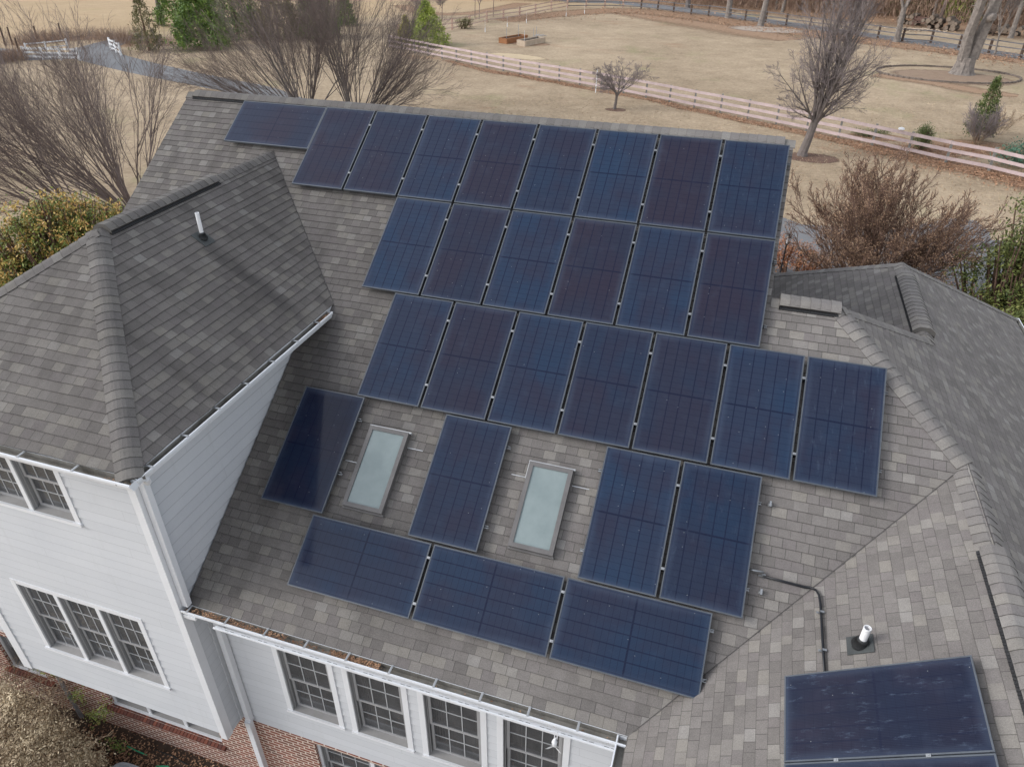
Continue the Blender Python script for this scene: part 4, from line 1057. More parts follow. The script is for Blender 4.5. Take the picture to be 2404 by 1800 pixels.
# scattered leaves (stuff)
ll = MB(); r_ = random.Random(5)
def scatter(path, wd, n, s0=.04, s1=.10):
    for i in range(n):
        k = r_.random() * (len(path) - 1); a = int(k); t = k - a; p = path[a].lerp(path[a + 1], t) if a + 1 < len(path) else path[-1]
        leafquad(ll, (p.x + r_.gauss(0, wd / 2.2), p.y + r_.gauss(0, wd / 2.2), ZG + .03 + r_.random() * .03), r_.uniform(s0, s1), r_, .35)
scatter(drift[:13], 1.0, 5200); scatter(drift[12:], 2.4, 6500); scatter([G(1180, 50), G(1450, 26), G(1700, 50), G(1850, 72), G(2000, 92), G(2290, 130), G(2404, 146)], 6, 6500, .06, .16)
scatter([Vector((8, 18.6, 0)), Vector((14.5, 18.6, 0))], 3.5, 2500); scatter([G(2100, 350), G(2404, 360)], 2.0, 3000)
scatter([Vector((-6, -8.3, 0)), Vector((-2, -8.2, 0)), Vector((3, -8.4, 0))], .9, 9000, .012, .034)
scatter([G(1150, 300), G(1700, 340), G(1950, 420)], 6, 900, .03, .06)
for i in range(2600): leafquad(ll, (r_.uniform(-40, 110) * .6, 128 + r_.gauss(0, 9) - max(0, 0), ZG + .05), r_.uniform(.10, .25), r_, .4)
tag(ll.build("leaf_litter", M["leaf_litter"]), "loose reddish brown leaves scattered over grass and beds", "fallen leaves", kind="stuff")

# grass tufts near the ridge line of sight: one mass
gt = MB(); r_ = random.Random(11)
def tuft(x, y, s):
    a = r_.uniform(0, pi); d = Vector((cos(a), sin(a), 0)) * s * .5; l = Vector((r_.uniform(-.6, .6), r_.uniform(-.6, .6), 1)).normalized() * s
    p = Vector((x, y, ZG)); gt.face([p - d, p + d, p + l + d * .3, p + l - d * .3])
for i in range(15000):
    px, py = r_.uniform(950, 2404), 230 + 290 * r_.random() ** 1.2; p = G(px, py)
    if p.x > 3 and p.y < 29 + (p.x - 7) * .0 and py > 505: continue
    tuft(p.x, p.y, r_.uniform(.03, .07))
tag(gt.build("grass_tufts", leafmat("dry_grass_blades", (.34, .265, .17), (.44, .34, .225), (.54, .43, .295), .4)), "short dry tan grass on the lawn behind the roof", "grass", kind="stuff")

# ---- fences
def fence(name, posts, h, nr, label, post_m, rail_m, rw=.14, pt=.07, top=None, cat="fence", gap0=.32):
    root = tag(empty(name, tuple(posts[0])), label, cat); o0 = Vector(posts[0]); o0.z = ZG; root.location = o0
    for i, p in enumerate(posts):
        b = MB(); q = Vector((p.x, p.y, ZG)) - o0; hh = h + random.uniform(-.04, .06); b.box((q.x - pt, q.y - pt, -.1), (q.x + pt, q.y + pt, hh)); b.build("post", M[post_m(i) if callable(post_m) else post_m], root)
    for i in range(len(posts) - 1):
        a, b_ = Vector((posts[i].x, posts[i].y, ZG)) - o0, Vector((posts[i + 1].x, posts[i + 1].y, ZG)) - o0
        d = b_ - a; L = d.length; d.normalize(); s = Vector((-d.y, d.x, 0))
        if s.y > 0: s = -s
        for k in range(nr):
            z = gap0 + (h - .12 - gap0) * k / (nr - 1); j1, j2 = random.uniform(-.02, .02), random.uniform(-.02, .02)
            A = a + Vector((0, 0, z + j1)); B = b_ + Vector((0, 0, z + j2)); dd = (B - A).normalized()
            r = MB(); r.obox((A + B) / 2 + s * (pt + .017), dd, s, dd.cross(s), (A - B).length / 2 - .004, .014, rw / 2); r.build("rail", M[rail_m(i) if callable(rail_m) else rail_m], root)
    return root
def resample(pts, step):
    out = [Vector(pts[0])]; acc = 0
    for a, b in zip(pts, pts[1:]):
        L = (b - a).length; t = step - acc
        while t <= L: out.append(a.lerp(b, t / L)); t += step
        acc = L - (t - step)
    return out
fence("paddock_fence", resample([G(915, 113), G(1057, 142), G(1222, 176), G(1450, 217), G(1681, 264), G(1833, 296), G(2004, 333), G(2203, 379), G(2314, 401), G(2520, 452)], 2.55), 1.42, 3,
      "long pale pink three board fence crossing the dry lawn", "post_grey", "fence_pink", .205)
fence("paddock_fence", [G(x, y) for x, y in ((935, 85), (1010, 78), (1062, 71), (1103, 63), (1143, 52), (1182, 47), (1220, 42), (1257, 34), (1294, 26), (1332, 19))], 1.5, 3,
      "weathered tan rail fence running up behind the garden beds", "post_tan", "fence_pale", .12, .11)
fence("paddock_fence", [G(x, y) for x, y in ((1332, 19), (1376, 18), (1420, 18), (1462, 19), (1505, 21), (1544, 25), (1581, 30), (1622, 35), (1663, 38), (1706, 43), (1749, 49), (1797, 53), (1845, 60), (1900, 68), (1955, 76), (2008, 83), (2060, 90), (2117, 98), (2184, 102), (2250, 113), (2320, 125), (2395, 136), (2470, 147))], 1.55, 3,
      "dark three rail fence in front of the grey road", lambda i: "post_tan" if i < 4 else "post_brown", "rail_dark", .12, .13)
fence("white_rail", [G(60, 139), G(102, 141), G(145, 142), G(188, 143)], 1.25, 3, "white rail on the near left side of the driveway entrance", "trim", "trim", .18, .09)
fence("white_rail", [G(262, 118), G(274, 124), G(285, 131)], 1.3, 3, "short white rail on the right side of the driveway entrance", "trim", "trim", .18, .09)
fence("white_rail", [G(64, 124), G(110, 119), G(160, 114)], 1.0, 2, "white rail on the far side of the driveway entrance", "trim", "trim", .12, .07)
for i, (px, py, hh) in enumerate(((14, 108, 2.2), (30, 105, 1.9), (46, 125, 1.6), (88, 92, 1.5), (145, 85, 1.5))):
    b = MB(); p = G(px, py); b.tube([(0, 0, -.1), (0, 0, hh * .6), (.05, 0, hh)], [.11, .10, .09], 8)
    o = b.build("fence_post", M["post_brown"]); o.location = p
    tag(o, ["tall dark wooden post at the far left edge", "second dark wooden post near the far left edge", "short dark post left of the white rails", "thin dark post in the field behind the white rail", "thin dark post in brush behind the driveway bend"][i], "post", "wooden posts at the edge of the far field")

# ---- trees
def tri(mb, pts, rad, n):
    base = len(mb.v)
    for i, p in enumerate(pts):
        d = pts[min(i + 1, len(pts) - 1)] - pts[max(i - 1, 0)]; d.normalize()
        a = d.cross(Vector((.31, .17, .93))); a = a.normalized() if a.length > .05 else Vector((1, 0, 0)); b = a.cross(d)
        for k in range(n):
            t = 2 * pi * k / n; mb.v.append(tuple(p + (a * cos(t) + b * sin(t)) * rad[i]))
    for i in range(len(pts) - 1):
        for k in range(n):
            k2 = (k + 1) % n; mb.f.append((base + i * n + k, base + i * n + k2, base + (i + 1) * n + k2, base + (i + 1) * n + k)); mb.uv.append([(0., 0.)] * 4); mb.m.append(0)
def rperp(d, ang, rr):
    a = d.cross(Vector((rr.gauss(0, 1), rr.gauss(0, 1), rr.gauss(0, 1)))).normalized(); return (d * cos(ang) + a * sin(ang)).normalized()
def grow(T_, p, d, L, r, lvl, P, rr):
    n = P["seg"][lvl]; pts = [p.copy()]; rad = [r]; q = p.copy(); dd = d.copy()
    for i in range(n):
        dd = (dd + Vector((rr.gauss(0, 1), rr.gauss(0, 1), rr.gauss(0, 1))) * P["wig"][lvl] + Vector((0, 0, P["up"][lvl]))).normalized()
        q = q + dd * (L / n); pts.append(q.copy()); rad.append(max(P["rmin"], r * (1 - P["tap"] * (i + 1) / n)))
    tri(T_[0] if lvl < P["split"] else T_[1], pts, rad, 6 if lvl == 0 else (4 if lvl == 1 else 3))
    if lvl + 1 < len(P["seg"]):
        m = P["n"][lvl]
        for j in range(m):
            t = P["st"][lvl] + (1 - P["st"][lvl]) * ((j + rr.random()) / m); k = t * n; a = min(int(k), n - 1); f = k - a
            cp = pts[a].lerp(pts[a + 1], f); cd_ = (pts[a + 1] - pts[a]).normalized()
            cl = L * P["ratio"][lvl] * (1.15 - .65 * t) * rr.uniform(.7, 1.2); cr = max(P["rmin"], min(rad[a] * .62, r * .5))
            grow(T_, cp, rperp(cd_, P["ang"][lvl] * rr.uniform(.6, 1.3), rr), cl, cr, lvl + 1, P, rr)
    elif "tips" in T_[2]: T_[2]["tips"].append(pts[-1])
def tree(name, base, label, P, seed, mats, cat="tree", stems=None, trunk=None, leaves=None, group=None):
    rr = random.Random(seed); A, B, X = MB(), MB(), {}
    if leaves: X["tips"] = []
    T_ = (A, B, X); start = Vector((0, 0, 0))
    if trunk:
        h, r, lean, flare = trunk; pts = [Vector((0, 0, -.1)), Vector((0, 0, .25)), Vector((lean[0] * .5, lean[1] * .5, h * .5)), Vector((lean[0], lean[1], h))]
        tri(A, pts, [r * flare, r * 1.1, r * .95, r * .85], 9); start = pts[-1]
    for (az, ti, L, r) in stems:
        d = Vector((cos(az) * sin(ti), sin(az) * sin(ti), cos(ti)))
        s = start + Vector((cos(az), sin(az), 0)) * (.12 if not trunk else trunk[1] * .4) + Vector((0, 0, -.05 if not trunk else -rr.uniform(0, .3)))
        grow(T_, s, d, L, r, 0, P, rr)
    root = tag(empty(name, (base[0], base[1], ZG)), label, cat, group)
    A.build("trunk", M[mats[0]], root); B.build("crown", M[mats[1]], root)
    if leaves:
        lm, per, sz, spread, nm = leaves; f = MB()
        for t in X["tips"]:
            for i in range(per):
                leafquad(f, t + Vector((rr.gauss(0, spread), rr.gauss(0, spread), rr.gauss(0, spread))), rr.uniform(.5, 1.3) * sz, rr, 1)
        f.build(nm, M[lm], root)
    return root
def az_of(px):   # bearing of image right, as an azimuth angle
    return math.atan2(RGT.y, RGT.x)
AR = math.atan2(RGT.y, RGT.x)
crape = dict(seg=[6, 5, 4, 3], n=[8, 6, 4], st=[.18, .12, .1], ratio=[.62, .55, .55], ang=[.34, .40, .5], wig=[.04, .06, .09, .13], up=[.015, .03, .04, .03], tap=.86, rmin=.0065, split=2)
def fan(n, spread, L, r, bias, rr, tmin=.1):
    out = []
    for i in range(n):
        az = rr.uniform(0, 2 * pi); ti = tmin + (spread - tmin) * sqrt(rr.random())
        vx, vy = cos(az) * ti + bias[0], sin(az) * ti + bias[1]
        out.append((math.atan2(vy, vx), hypot(vx, vy), L * rr.uniform(.82, 1.12), r * rr.uniform(.65, 1.15)))
    return out
lx, ly = -cos(AR), -sin(AR)
R1 = random.Random(41); crape["n"] = [7, 6, 5]; crape["rmin"] = .0045; AL = AR + pi; SP_ = lambda n, a, da, t0, t1, L, r: [(a + R1.uniform(-da, da), R1.uniform(t0, t1), L * R1.uniform(.85, 1.1), r * R1.uniform(.7, 1.1)) for _ in range(n)]
tree("crape_myrtle", G(325, 512), "bare multi stemmed tree fanning out left of the roof, nearest to the rake edge", crape, 11, ("bark_purple", "bark_purple"), stems=fan(15, .6, 8.8, .052, (lx * .1, ly * .1), R1) + SP_(13, AL, 1.0, .5, 1.10, 8.6, .048), group="bare multi stemmed trees")
tree("crape_myrtle", G(205, 520), "bare tree with low arching stems behind the orange tipped bush", crape, 12, ("bark_purple", "bark_purple"), stems=SP_(18, AL, 1.1, .35, 1.2, 8.6, .048), group="bare multi stemmed trees")
crape2 = dict(crape); crape2["n"] = [9, 8, 5]
tree("crape_myrtle", G(725, 292), "dense bare multi stemmed tree behind the left part of the ridge", crape2, 13, ("bark_grey", "bark_purple"), stems=fan(13, .6, 9.8, .065, (0, 0), R1) + SP_(13, AL, 1.0, .6, 1.1, 8.6, .055), group="bare multi stemmed trees")
tree("crape_myrtle", G(838, 298), "bare multi stemmed tree behind the ridge leaning right towards the green conifers", crape2, 14, ("bark_grey", "bark_purple"), stems=fan(12, .55, 9.6, .065, (0, 0), R1) + SP_(8, AR, .9, .45, 1.0, 8.2, .055) + [(AR, .95, 6.4, .07), (AR + .25, .85, 6.6, .08), (AR - .2, 1.12, 6, .06), (AR + .1, .72, 7, .09)], group="bare multi stemmed trees")
pear = dict(seg=[7, 6, 4, 3], n=[10, 7, 5], st=[.10, .12, .1], ratio=[.38, .52, .58], ang=[.60, .65, .75], wig=[.05, .09, .14, .18], up=[.04, .04, .02, .01], tap=.90, rmin=.0062, split=2)
tree("pear_tree", G(1883, 366), "tall bare upright tree standing in front of the pink fence", pear, 21, ("bark_grey", "twig_mauve"),
     stems=fan(11, .27, 8.8, .12, (.04, 0), random.Random(4), .05) + [(AR + .2, .85, 4.6, .07), (AR + pi - .2, .8, 4.2, .065), (AR - .5, .65, 5.2, .07), (AR + pi + .5, .7, 4.9, .07), (AR + pi, 1.15, 3.0, .045), (AR, 1.15, 3.8, .05), (AR + 1.5, .6, 5.6, .07), (AR - 1.5, .6, 5.6, .07)], trunk=(2.35, .27, (.35, .1), 1.5))
small = dict(seg=[5, 4, 4, 3], n=[8, 7, 5], st=[.15, .15, .1], ratio=[.58, .52, .52], ang=[.7, .75, .8], wig=[.10, .14, .18, .2], up=[.01, .01, 0, 0], tap=.85, rmin=.009, split=2)
tree("small_tree", G(1443, 257), "small round bare tree in the lawn before the pink fence", small, 31, ("bark_grey", "twig_mauve"), stems=fan(8, 1.0, 2.5, .065, (0, 0), random.Random(9), .25), trunk=(1.25, .115, (.1, 0), 1.25))
cr5 = dict(seg=[6, 5, 4, 3], n=[8, 7, 5], st=[.25, .12, .15], ratio=[.50, .46, .48], ang=[.36, .42, .5], wig=[.04, .08, .12, .16], up=[.02, .03, .04, .03], tap=.85, rmin=.008, split=2)
tree("crape_myrtle", (10.5, 17.2), "large vase shaped shrub tree covered in dry brown seed heads beside the driveway", cr5, 51, ("bark_brown", "bark_brown"),
     stems=fan(52, .86, 4.5, .038, (-.05, 0), random.Random(3), .05), leaves=("leaf_brown", 4, .023, .05, "seed_heads"))

bigp = dict(seg=[7, 6, 5, 3], n=[7, 6, 5], st=[.35, .2, .1], ratio=[.5, .5, .5], ang=[.6, .6, .7], wig=[.05, .1, .15, .2], up=[.02, .03, .03, .0], tap=.7, rmin=.012, split=2)
def bigtree(px, py, label, seed, r, h=16, stems=None, mats=("bark_pale", "bark_grey"), tr=4.0, group="bare trees along the back fence and woods", ns=5):
    rr = random.Random(seed); st = stems or fan(ns, .45, h * .6, r * .55, (0, 0), rr, .1)
    return tree("bare_tree", G(px, py), label, bigp, seed, mats, stems=st, trunk=(tr, r, (rr.uniform(-.2, .3), 0), 1.5), group=group)
big = bigtree(2258, 174, "massive old tree forking into two trunks inside a stone ring", 61, .95, 18, stems=[(AR, .19, 15, .66), (AR + pi, .10, 16, .60), (AR + 1.2, .5, 9, .22)], tr=1.6)
# exposed root flare and cut burl on the big tree
rt = MB()
for k in range(9):
    a = 2 * pi * k / 9 + .2; rt.tube([Vector((cos(a) * .55, sin(a) * .55, 1.1)), Vector((cos(a) * .82, sin(a) * .82, .35)), Vector((cos(a) * 1.15, sin(a) * 1.15, -.05))], [.30, .24, .10], 7)
rt.build("root_flare", M["bark_pale"], big)
rt = MB(); rt.tube([(.75, -.5, 5.2), (.95, -.9, 5.3), (1.0, -1.0, 5.3)], [.42, .38, .25], 12); rt.build("burl", M["bark_pale"], big)
bigtree(2104, 99, "grey tree trunk with a dark band standing before the back fence", 62, .36, 15)
bigtree(1785, 62, "pale trunk on wood chips left of the tall bare tree, before the dark fence", 63, .42, 15)
bigtree(1709, 43, "mottled trunk at the dark fence, second trunk from the left", 64, .45, 15)
bigtree(1614, 21, "leftmost trunk beyond the dark fence", 65, .42, 15, mats=("bark_grey", "bark_grey"))
bigtree(1740, 12, "short dark trunk in the leaf litter beyond the road", 66, .40, 13, mats=("bark_purple", "bark_grey"))
bigtree(1836, 30, "slim pale trunk beyond the road left of the tall bare tree", 67, .25, 14)
bigtree(2316, 66, "leaning pale trunk behind the bench", 68, .40, 15, tr=5)
bigtree(2372, 90, "slim leaning pale trunk at the upper right edge", 69, .30, 14, tr=5)
bigtree(2205, 50, "dark trunk behind the log pile", 70, .28, 14, mats=("bark_purple", "bark_grey"))
bigtree(2188, 48, "thin grey trunk behind the red bench", 71, .22, 14)
bigtree(6, 150, "bare tree cut by the upper left edge", 72, .22, 11, mats=("bark_purple", "bark_purple"), tr=2.5, ns=6)
bigtree(380, 60, "bare tree leaning beside the dark evergreens at the upper left", 73, .38, 12, mats=("bark_grey", "bark_purple"), tr=3.5, ns=6)
bigtree(2335, 128, "pale bare sapling in front of the bench", 74, .10, 8, tr=2.2, ns=6)
rr = random.Random(77)
bgl = ["thin trunk deep in the woods", "slanted trunk deep in the woods", "pale trunk deep in the woods"]
for i in range(18):
    px = 1580 + i * 49 + rr.uniform(-14, 14); y = G(px, 8 + (px - 1580) * .045 + rr.uniform(-6, 4))
    tree("bare_tree", y, "thin bare trunk among its like deep in the woods beyond the road", bigp, 200 + i, (("bark_grey", "bark_purple", "bark_pale")[i % 3], "bark_grey"), stems=fan(4, .4, 8, .12, (0, 0), rr, .1), trunk=(5.5, rr.uniform(.14, .3), (rr.uniform(-.5, .5), 0), 1.2), group="thin trunks deep in the woods")
for i, (px, py, h) in enumerate(((1115, 42, 5.0), (1158, 40, 5.2), (1125, 46, 4.2), (1038, 50, 3.8))):
    tree("sapling", G(px, py), ["slim bare sapling behind the tan fence, left of a pair", "slim bare sapling behind the tan fence, right of a pair", "lowest bare sapling between the pair behind the tan fence", "bare sapling just right of the green conifers"][i], small, 90 + i, ("bark_purple", "twig_mauve"), stems=fan(5, .5, h * .5, .03, (0, 0), random.Random(i), .1), trunk=(h * .5, .05, (.1, 0), 1.1), group="slim saplings by the tan fence")

# ---- leafy bushes and conifers
def foliage(f, c, rx, ry, rz, n, sz, rr, shell=.55, flat=1.0, cl=16):
    """n leaves gathered in clumps through an ellipsoid, thicker towards the outside"""
    k = max(4, n // cl)
    for i in range(k):
        v = Vector((rr.gauss(0, 1), rr.gauss(0, 1), rr.gauss(0, 1))).normalized(); t = (shell + (1 - shell) * rr.random()) * rr.uniform(.86, 1.08)
        q = Vector((c[0] + v.x * rx * t, c[1] + v.y * ry * t, c[2] + v.z * rz * t)); s = sz * rr.uniform(1.6, 3.2)
        for j in range(cl): leafquad(f, q + Vector((rr.gauss(0, s), rr.gauss(0, s), rr.gauss(0, s * .7))), sz * rr.uniform(.6, 1.3), rr, flat)
def bush(name, base, label, blobs, n, sz, mat, seed, stem="bark_brown", cat="bush", tips=None, group=None, shell=.5, cl=16, lobes=0):
    rr = random.Random(seed); root = tag(empty(name, (base[0], base[1], ZG)), label, cat, group); f = MB()
    if lobes:
        nb = []
        for (x, y, z, rx, ry, rz) in blobs:
            nb.append((x, y, z, rx * .72, ry * .72, rz * .72))
            for k in range(lobes):
                v = Vector((rr.gauss(0, 1), rr.gauss(0, 1), rr.gauss(.25, 1))).normalized(); q = rr.uniform(.24, .46)
                nb.append((x + v.x * rx * (1.02 - q * .6), y + v.y * ry * (1.02 - q * .6), z + v.z * rz * (1.02 - q * .6), rx * q, ry * q, rz * q * rr.uniform(.7, 1.1)))
        blobs = nb
    tot = sum(b[3] * b[4] * b[5] for b in blobs)
    for (x, y, z, rx, ry, rz) in blobs: foliage(f, (x, y, z), rx, ry, rz, int(n * rx * ry * rz / tot), sz, rr, shell, cl=cl)
    f.build("foliage", M[mat], root)
    if tips:
        f = MB()
        for (x, y, z, rx, ry, rz) in blobs:
            for i in range(int(tips[1] * rx * ry * rz / tot)):
                v = Vector((rr.gauss(0, 1), rr.gauss(0, 1), abs(rr.gauss(0, 1)) + .1)).normalized(); q = Vector((x + v.x * rx * 1.03, y + v.y * ry * 1.03, z + v.z * rz * 1.03))
                for j in range(7): leafquad(f, q + Vector((rr.gauss(0, sz * 1.1), rr.gauss(0, sz * 1.1), rr.gauss(0, sz * 1.2))), sz * rr.uniform(.7, 1.3), rr, 1.3)
        f.build("young_leaves", M[tips[0]], root)
    s = MB()
    for (x, y, z, rx, ry, rz) in blobs:
        for k in range(5):
            a = rr.uniform(0, 2 * pi); tri(s, [Vector((x * .5, y * .5, -.1)), Vector((x * .8 + cos(a) * rx * .3, y * .8 + sin(a) * ry * .3, z * .6)), Vector((x + cos(a) * rx * .7, y + sin(a) * ry * .7, z + rz * .5))], [.06, .045, .015], 5)
    s.build("stems", M[stem], root); return root
def conifer(name, base, label, h, r, n, sz, mat, seed, cat="conifer", group=None, low=.05, irr=.25):
    rr = random.Random(seed); root = tag(empty(name, (base[0], base[1], ZG)), label, cat, group); f = MB(); k = n // 14; lob = [rr.uniform(1 - irr, 1 + irr) for _ in range(9)]
    for i in range(k):
        t = rr.random() ** 1.25; z = h * (low + (1 - low) * t); a = rr.uniform(0, 2 * pi); R_ = r * (1 - t) ** .75 * lob[int(a / (2 * pi) * 9) % 9] * (.55 + .45 * rr.random() ** .5) * (1 + .12 * sin(z * 7 + a * 3))
        q = Vector((cos(a) * R_, sin(a) * R_, z + rr.uniform(-.1, .1))); out = Vector((cos(a), sin(a), .5))
        for j in range(14): leafquad(f, q + out * rr.uniform(-.1, .25) * sz * 4 + Vector((rr.gauss(0, sz * 1.3), rr.gauss(0, sz * 1.3), rr.gauss(0, sz * 1.2))), sz * rr.uniform(.6, 1.4), rr, 1.2)
    f.build("crown", M[mat], root)
    s = MB(); tri(s, [Vector((0, 0, -.1)), Vector((0, 0, h * .5)), Vector((0, 0, h * .97))], [.05 * h * .5 + .04, .03 * h * .4 + .02, .01], 7); s.build("trunk", M["bark_brown"], root); return root

ph = G(188, 722)
bush("photinia_bush", ph, "rounded evergreen bush with orange young leaves left of the wing roof",
     [(0, 0, 3.0, 1.5, 1.5, 1.75), (-1.0, -.8, 2.5, 1.25, 1.2, 1.5), (1.1, .7, 3.1, 1.35, 1.3, 1.5), (.4, -.6, 3.3, 1.2, 1.1, 1.3), (-1.2, -1.6, 1.9, 1.1, 1.1, 1.2), (-.4, -1.8, 1.5, 1.3, 1.2, 1.4), (1.6, .2, 2.2, 1.3, 1.3, 1.6)], 17000, .068, "leaf_photinia", 5, tips=("leaf_photinia_tip", 900), shell=.8, cl=18, lobes=11)
hb = Vector((15.2, 15.0, 0))
bush("holly_tree", hb, "tall glossy evergreen at the right edge behind the hip roof",
     [(0, 0, 3.6, 1.9, 1.9, 1.9), (-1.3, -.2, 2.6, 1.5, 1.5, 1.7), (.8, .8, 4.2, 1.5, 1.5, 1.5), (1.6, -.6, 3.0, 1.8, 1.8, 2.2), (-.8, -1.6, 1.7, 1.6, 1.4, 1.6), (.5, -2.2, 2.0, 1.7, 1.4, 1.9), (-2.2, -1.2, 1.2, 1.0, 1.0, 1.3)], 30000, .068, "leaf_holly", 6, cat="tree", shell=.75, cl=18, lobes=11)
bush("nandina_bush", G(1868, 648), "reddish bush behind the right end of the panel rows", [(0, 0, .9, .9, .6, .7), (-.9, .1, 1.0, .8, .6, .8), (.6, .1, .7, .7, .5, .55)], 5200, .045, "leaf_red", 7)
conifer("cedar", G(480, 112), "dark green evergreen at the upper left, leftmost and nearest", 8.5, 3.4, 15000, .16, "leaf_cedar", 8, group="dark evergreens at the upper left")
conifer("cedar", G(560, 88), "dark evergreen half hidden by bare twigs, second from the left", 9, 3.6, 10000, .17, "leaf_cedar", 9, group="dark evergreens at the upper left")
conifer("cedar", G(425, 60), "dark evergreen farther back beside the leaning bare tree", 8, 3.0, 8000, .17, "leaf_cedar", 10, group="dark evergreens at the upper left")
conifer("cedar", G(655, 92), "olive dark evergreen in the middle of the row behind the bare trees", 8, 3.4, 8000, .17, "leaf_olive", 11, group="dark evergreens at the upper left")
conifer("cedar", G(745, 88), "olive dark evergreen, second from the right behind the bare trees", 7.5, 3.2, 8000, .17, "leaf_cedar", 12, group="dark evergreens at the upper left")
conifer("cedar", G(812, 60), "small dark evergreen at the right end of the row behind the bare trees", 5.0, 1.5, 4000, .14, "leaf_cedar", 13, group="dark evergreens at the upper left")
conifer("cedar", G(352, 120), "thin greyish cedar beside the driveway bend", 6.2, 1.7, 4200, .11, "leaf_olive", 14, irr=.4)
conifer("conifer", G(1003, 106), "bright green conifer behind the left end of the pink fence", 4.7, 2.3, 14000, .10, "leaf_bright", 15)
conifer("conifer", G(955, 104), "yellow green conifer left of the bright green one", 3.0, 1.2, 5000, .09, "leaf_yellow", 16)
bush("shrub", G(1083, 68), "low green shrub tangled in the tan fence", [(0, 0, .7, .9, .6, .7), (.8, .2, .7, .9, .6, .8)], 2200, .07, "leaf_olive", 17)
conifer("conifer", G(2293, 330), "narrow green conifer beyond the pink fence at the right", 4.2, 1.15, 5200, .07, "leaf_dark", 18, low=.12, irr=.4)
bush("shrub", G(2158, 352), "small dark green shrub just behind the pink fence", [(0, 0, .8, .75, .6, .75), (.1, 0, 1.3, .4, .4, .45)], 3600, .05, "leaf_dark", 19)
bush("shrub", G(2048, 322), "low spreading green shrub behind the pink fence", [(-.6, 0, .28, 1.0, .5, .25), (.5, .1, .35, .7, .5, .3)], 2200, .045, "leaf_dark", 20)
bush("juniper", G(2420, 392), "blue green juniper cut by the right edge behind the pink fence", [(0, 0, .9, 1.8, 1.3, .9), (.6, .2, 1.7, 1.2, 1.0, .9), (-1.4, -.2, .6, 1.2, 1.0, .55), (1.5, 0, 1.1, 1.5, 1.2, 1.1)], 9000, .07, "leaf_blue", 22)
bare = dict(seg=[4, 4, 3], n=[8, 7], st=[.15, .1], ratio=[.55, .5], ang=[.45, .6], wig=[.08, .12, .16], up=[.05, .03, .02], tap=.8, rmin=.008, split=1)
tree("bare_shrub", G(2292, 340), "grey bare shrub crowding the foot of the narrow conifer", bare, 24, ("twig_tan", "twig_mauve"), cat="shrub", stems=fan(22, .6, 2.3, .025, (0, 0), random.Random(8), .05))
tree("bare_shrub", G(2345, 318), "thin yellowish bare shrub right of the narrow conifer", bare, 25, ("twig_tan", "twig_tan"), cat="shrub", stems=fan(9, .8, 1.6, .015, (0, 0), random.Random(9), .05))
tree("bare_shrub", G(995, 42), "grey bare thicket behind the bright green conifer", bare, 26, ("twig_mauve", "twig_mauve"), cat="shrub", stems=fan(26, .7, 3.0, .03, (0, 0), random.Random(10), .05))
for i, (px, w_) in enumerate(((2055, 1), (2100, 0), (2150, 0), (2245, 2), (2300, 3), (2360, 1), (2010, 1), (1960, 0))):
    conifer("conifer", G(px, 22 + (px - 1960) * .09), ["brownish", "olive", "tall olive", "dark brown green", "bright green", "dull green", "brown tinted", "leftmost brown tinted"][i] + " evergreen in the woods beyond the benches", 7 + (i % 3), 2.6, 3600, .20, ["leaf_olive", "brush", "leaf_bright", "leaf_cedar"][w_], 30 + i, group="evergreens in the woods")

# dry shrub in front of the wing wall
rr = random.Random(15); db = Vector((-6.1, -8.75, 0)); root = tag(empty("dry_shrub", (db.x, db.y, ZG)), "big tangled dry shrub with small tan leaves before the wing wall", "shrub")
f = MB()
for (x, y, z, rx, ry, rz, n) in ((-.1, .05, .85, 1.5, .8, 1.25, 16000), (-1.3, .2, 1.0, 1.2, .8, 1.3, 6000), (.75, .05, .45, 1.0, .7, .85, 8500), (1.25, -.2, .25, .8, .7, .6, 5500), (.1, -.8, .5, 1.5, .9, 1.0, 9500)):
    foliage(f, (x, y, z), rx, ry, rz, n, .025, rr, .60, cl=12)
f.build("foliage", M["leaf_dry"], root)
s = MB(); T_ = (s, s, {}); Pd = dict(seg=[6, 5, 4], n=[6, 4], st=[.2, .1], ratio=[.6, .5], ang=[.5, .7], wig=[.12, .18, .22], up=[-.02, -.04, -.05], tap=.7, rmin=.0028, split=9)
for (az, ti, L, r) in fan(60, 1.0, 1.9, .009, (0, 0), rr, .1): grow(T_, Vector((rr.uniform(-1.2, 1.2), rr.uniform(-.7, .4), .0)), Vector((cos(az) * sin(ti), sin(az) * sin(ti), cos(ti))), L, r, 0, Pd, rr)
s.build("stems", M["twig_tan"], root)
f = MB()
for (x, y, z) in ((.75, .95, 1.25), (1.05, .9, .8), (.2, 1.0, 1.7), (1.5, .75, .35), (1.25, .95, 1.05)): foliage(f, (x, y, z), .16, .08, .26, 150, .022, rr, .2)
f.build("green_shoots", leafmat("fresh_shoots", (.05, .12, .02), (.13, .22, .04), (.30, .28, .08), 3), root)["kind"] = "stuff"

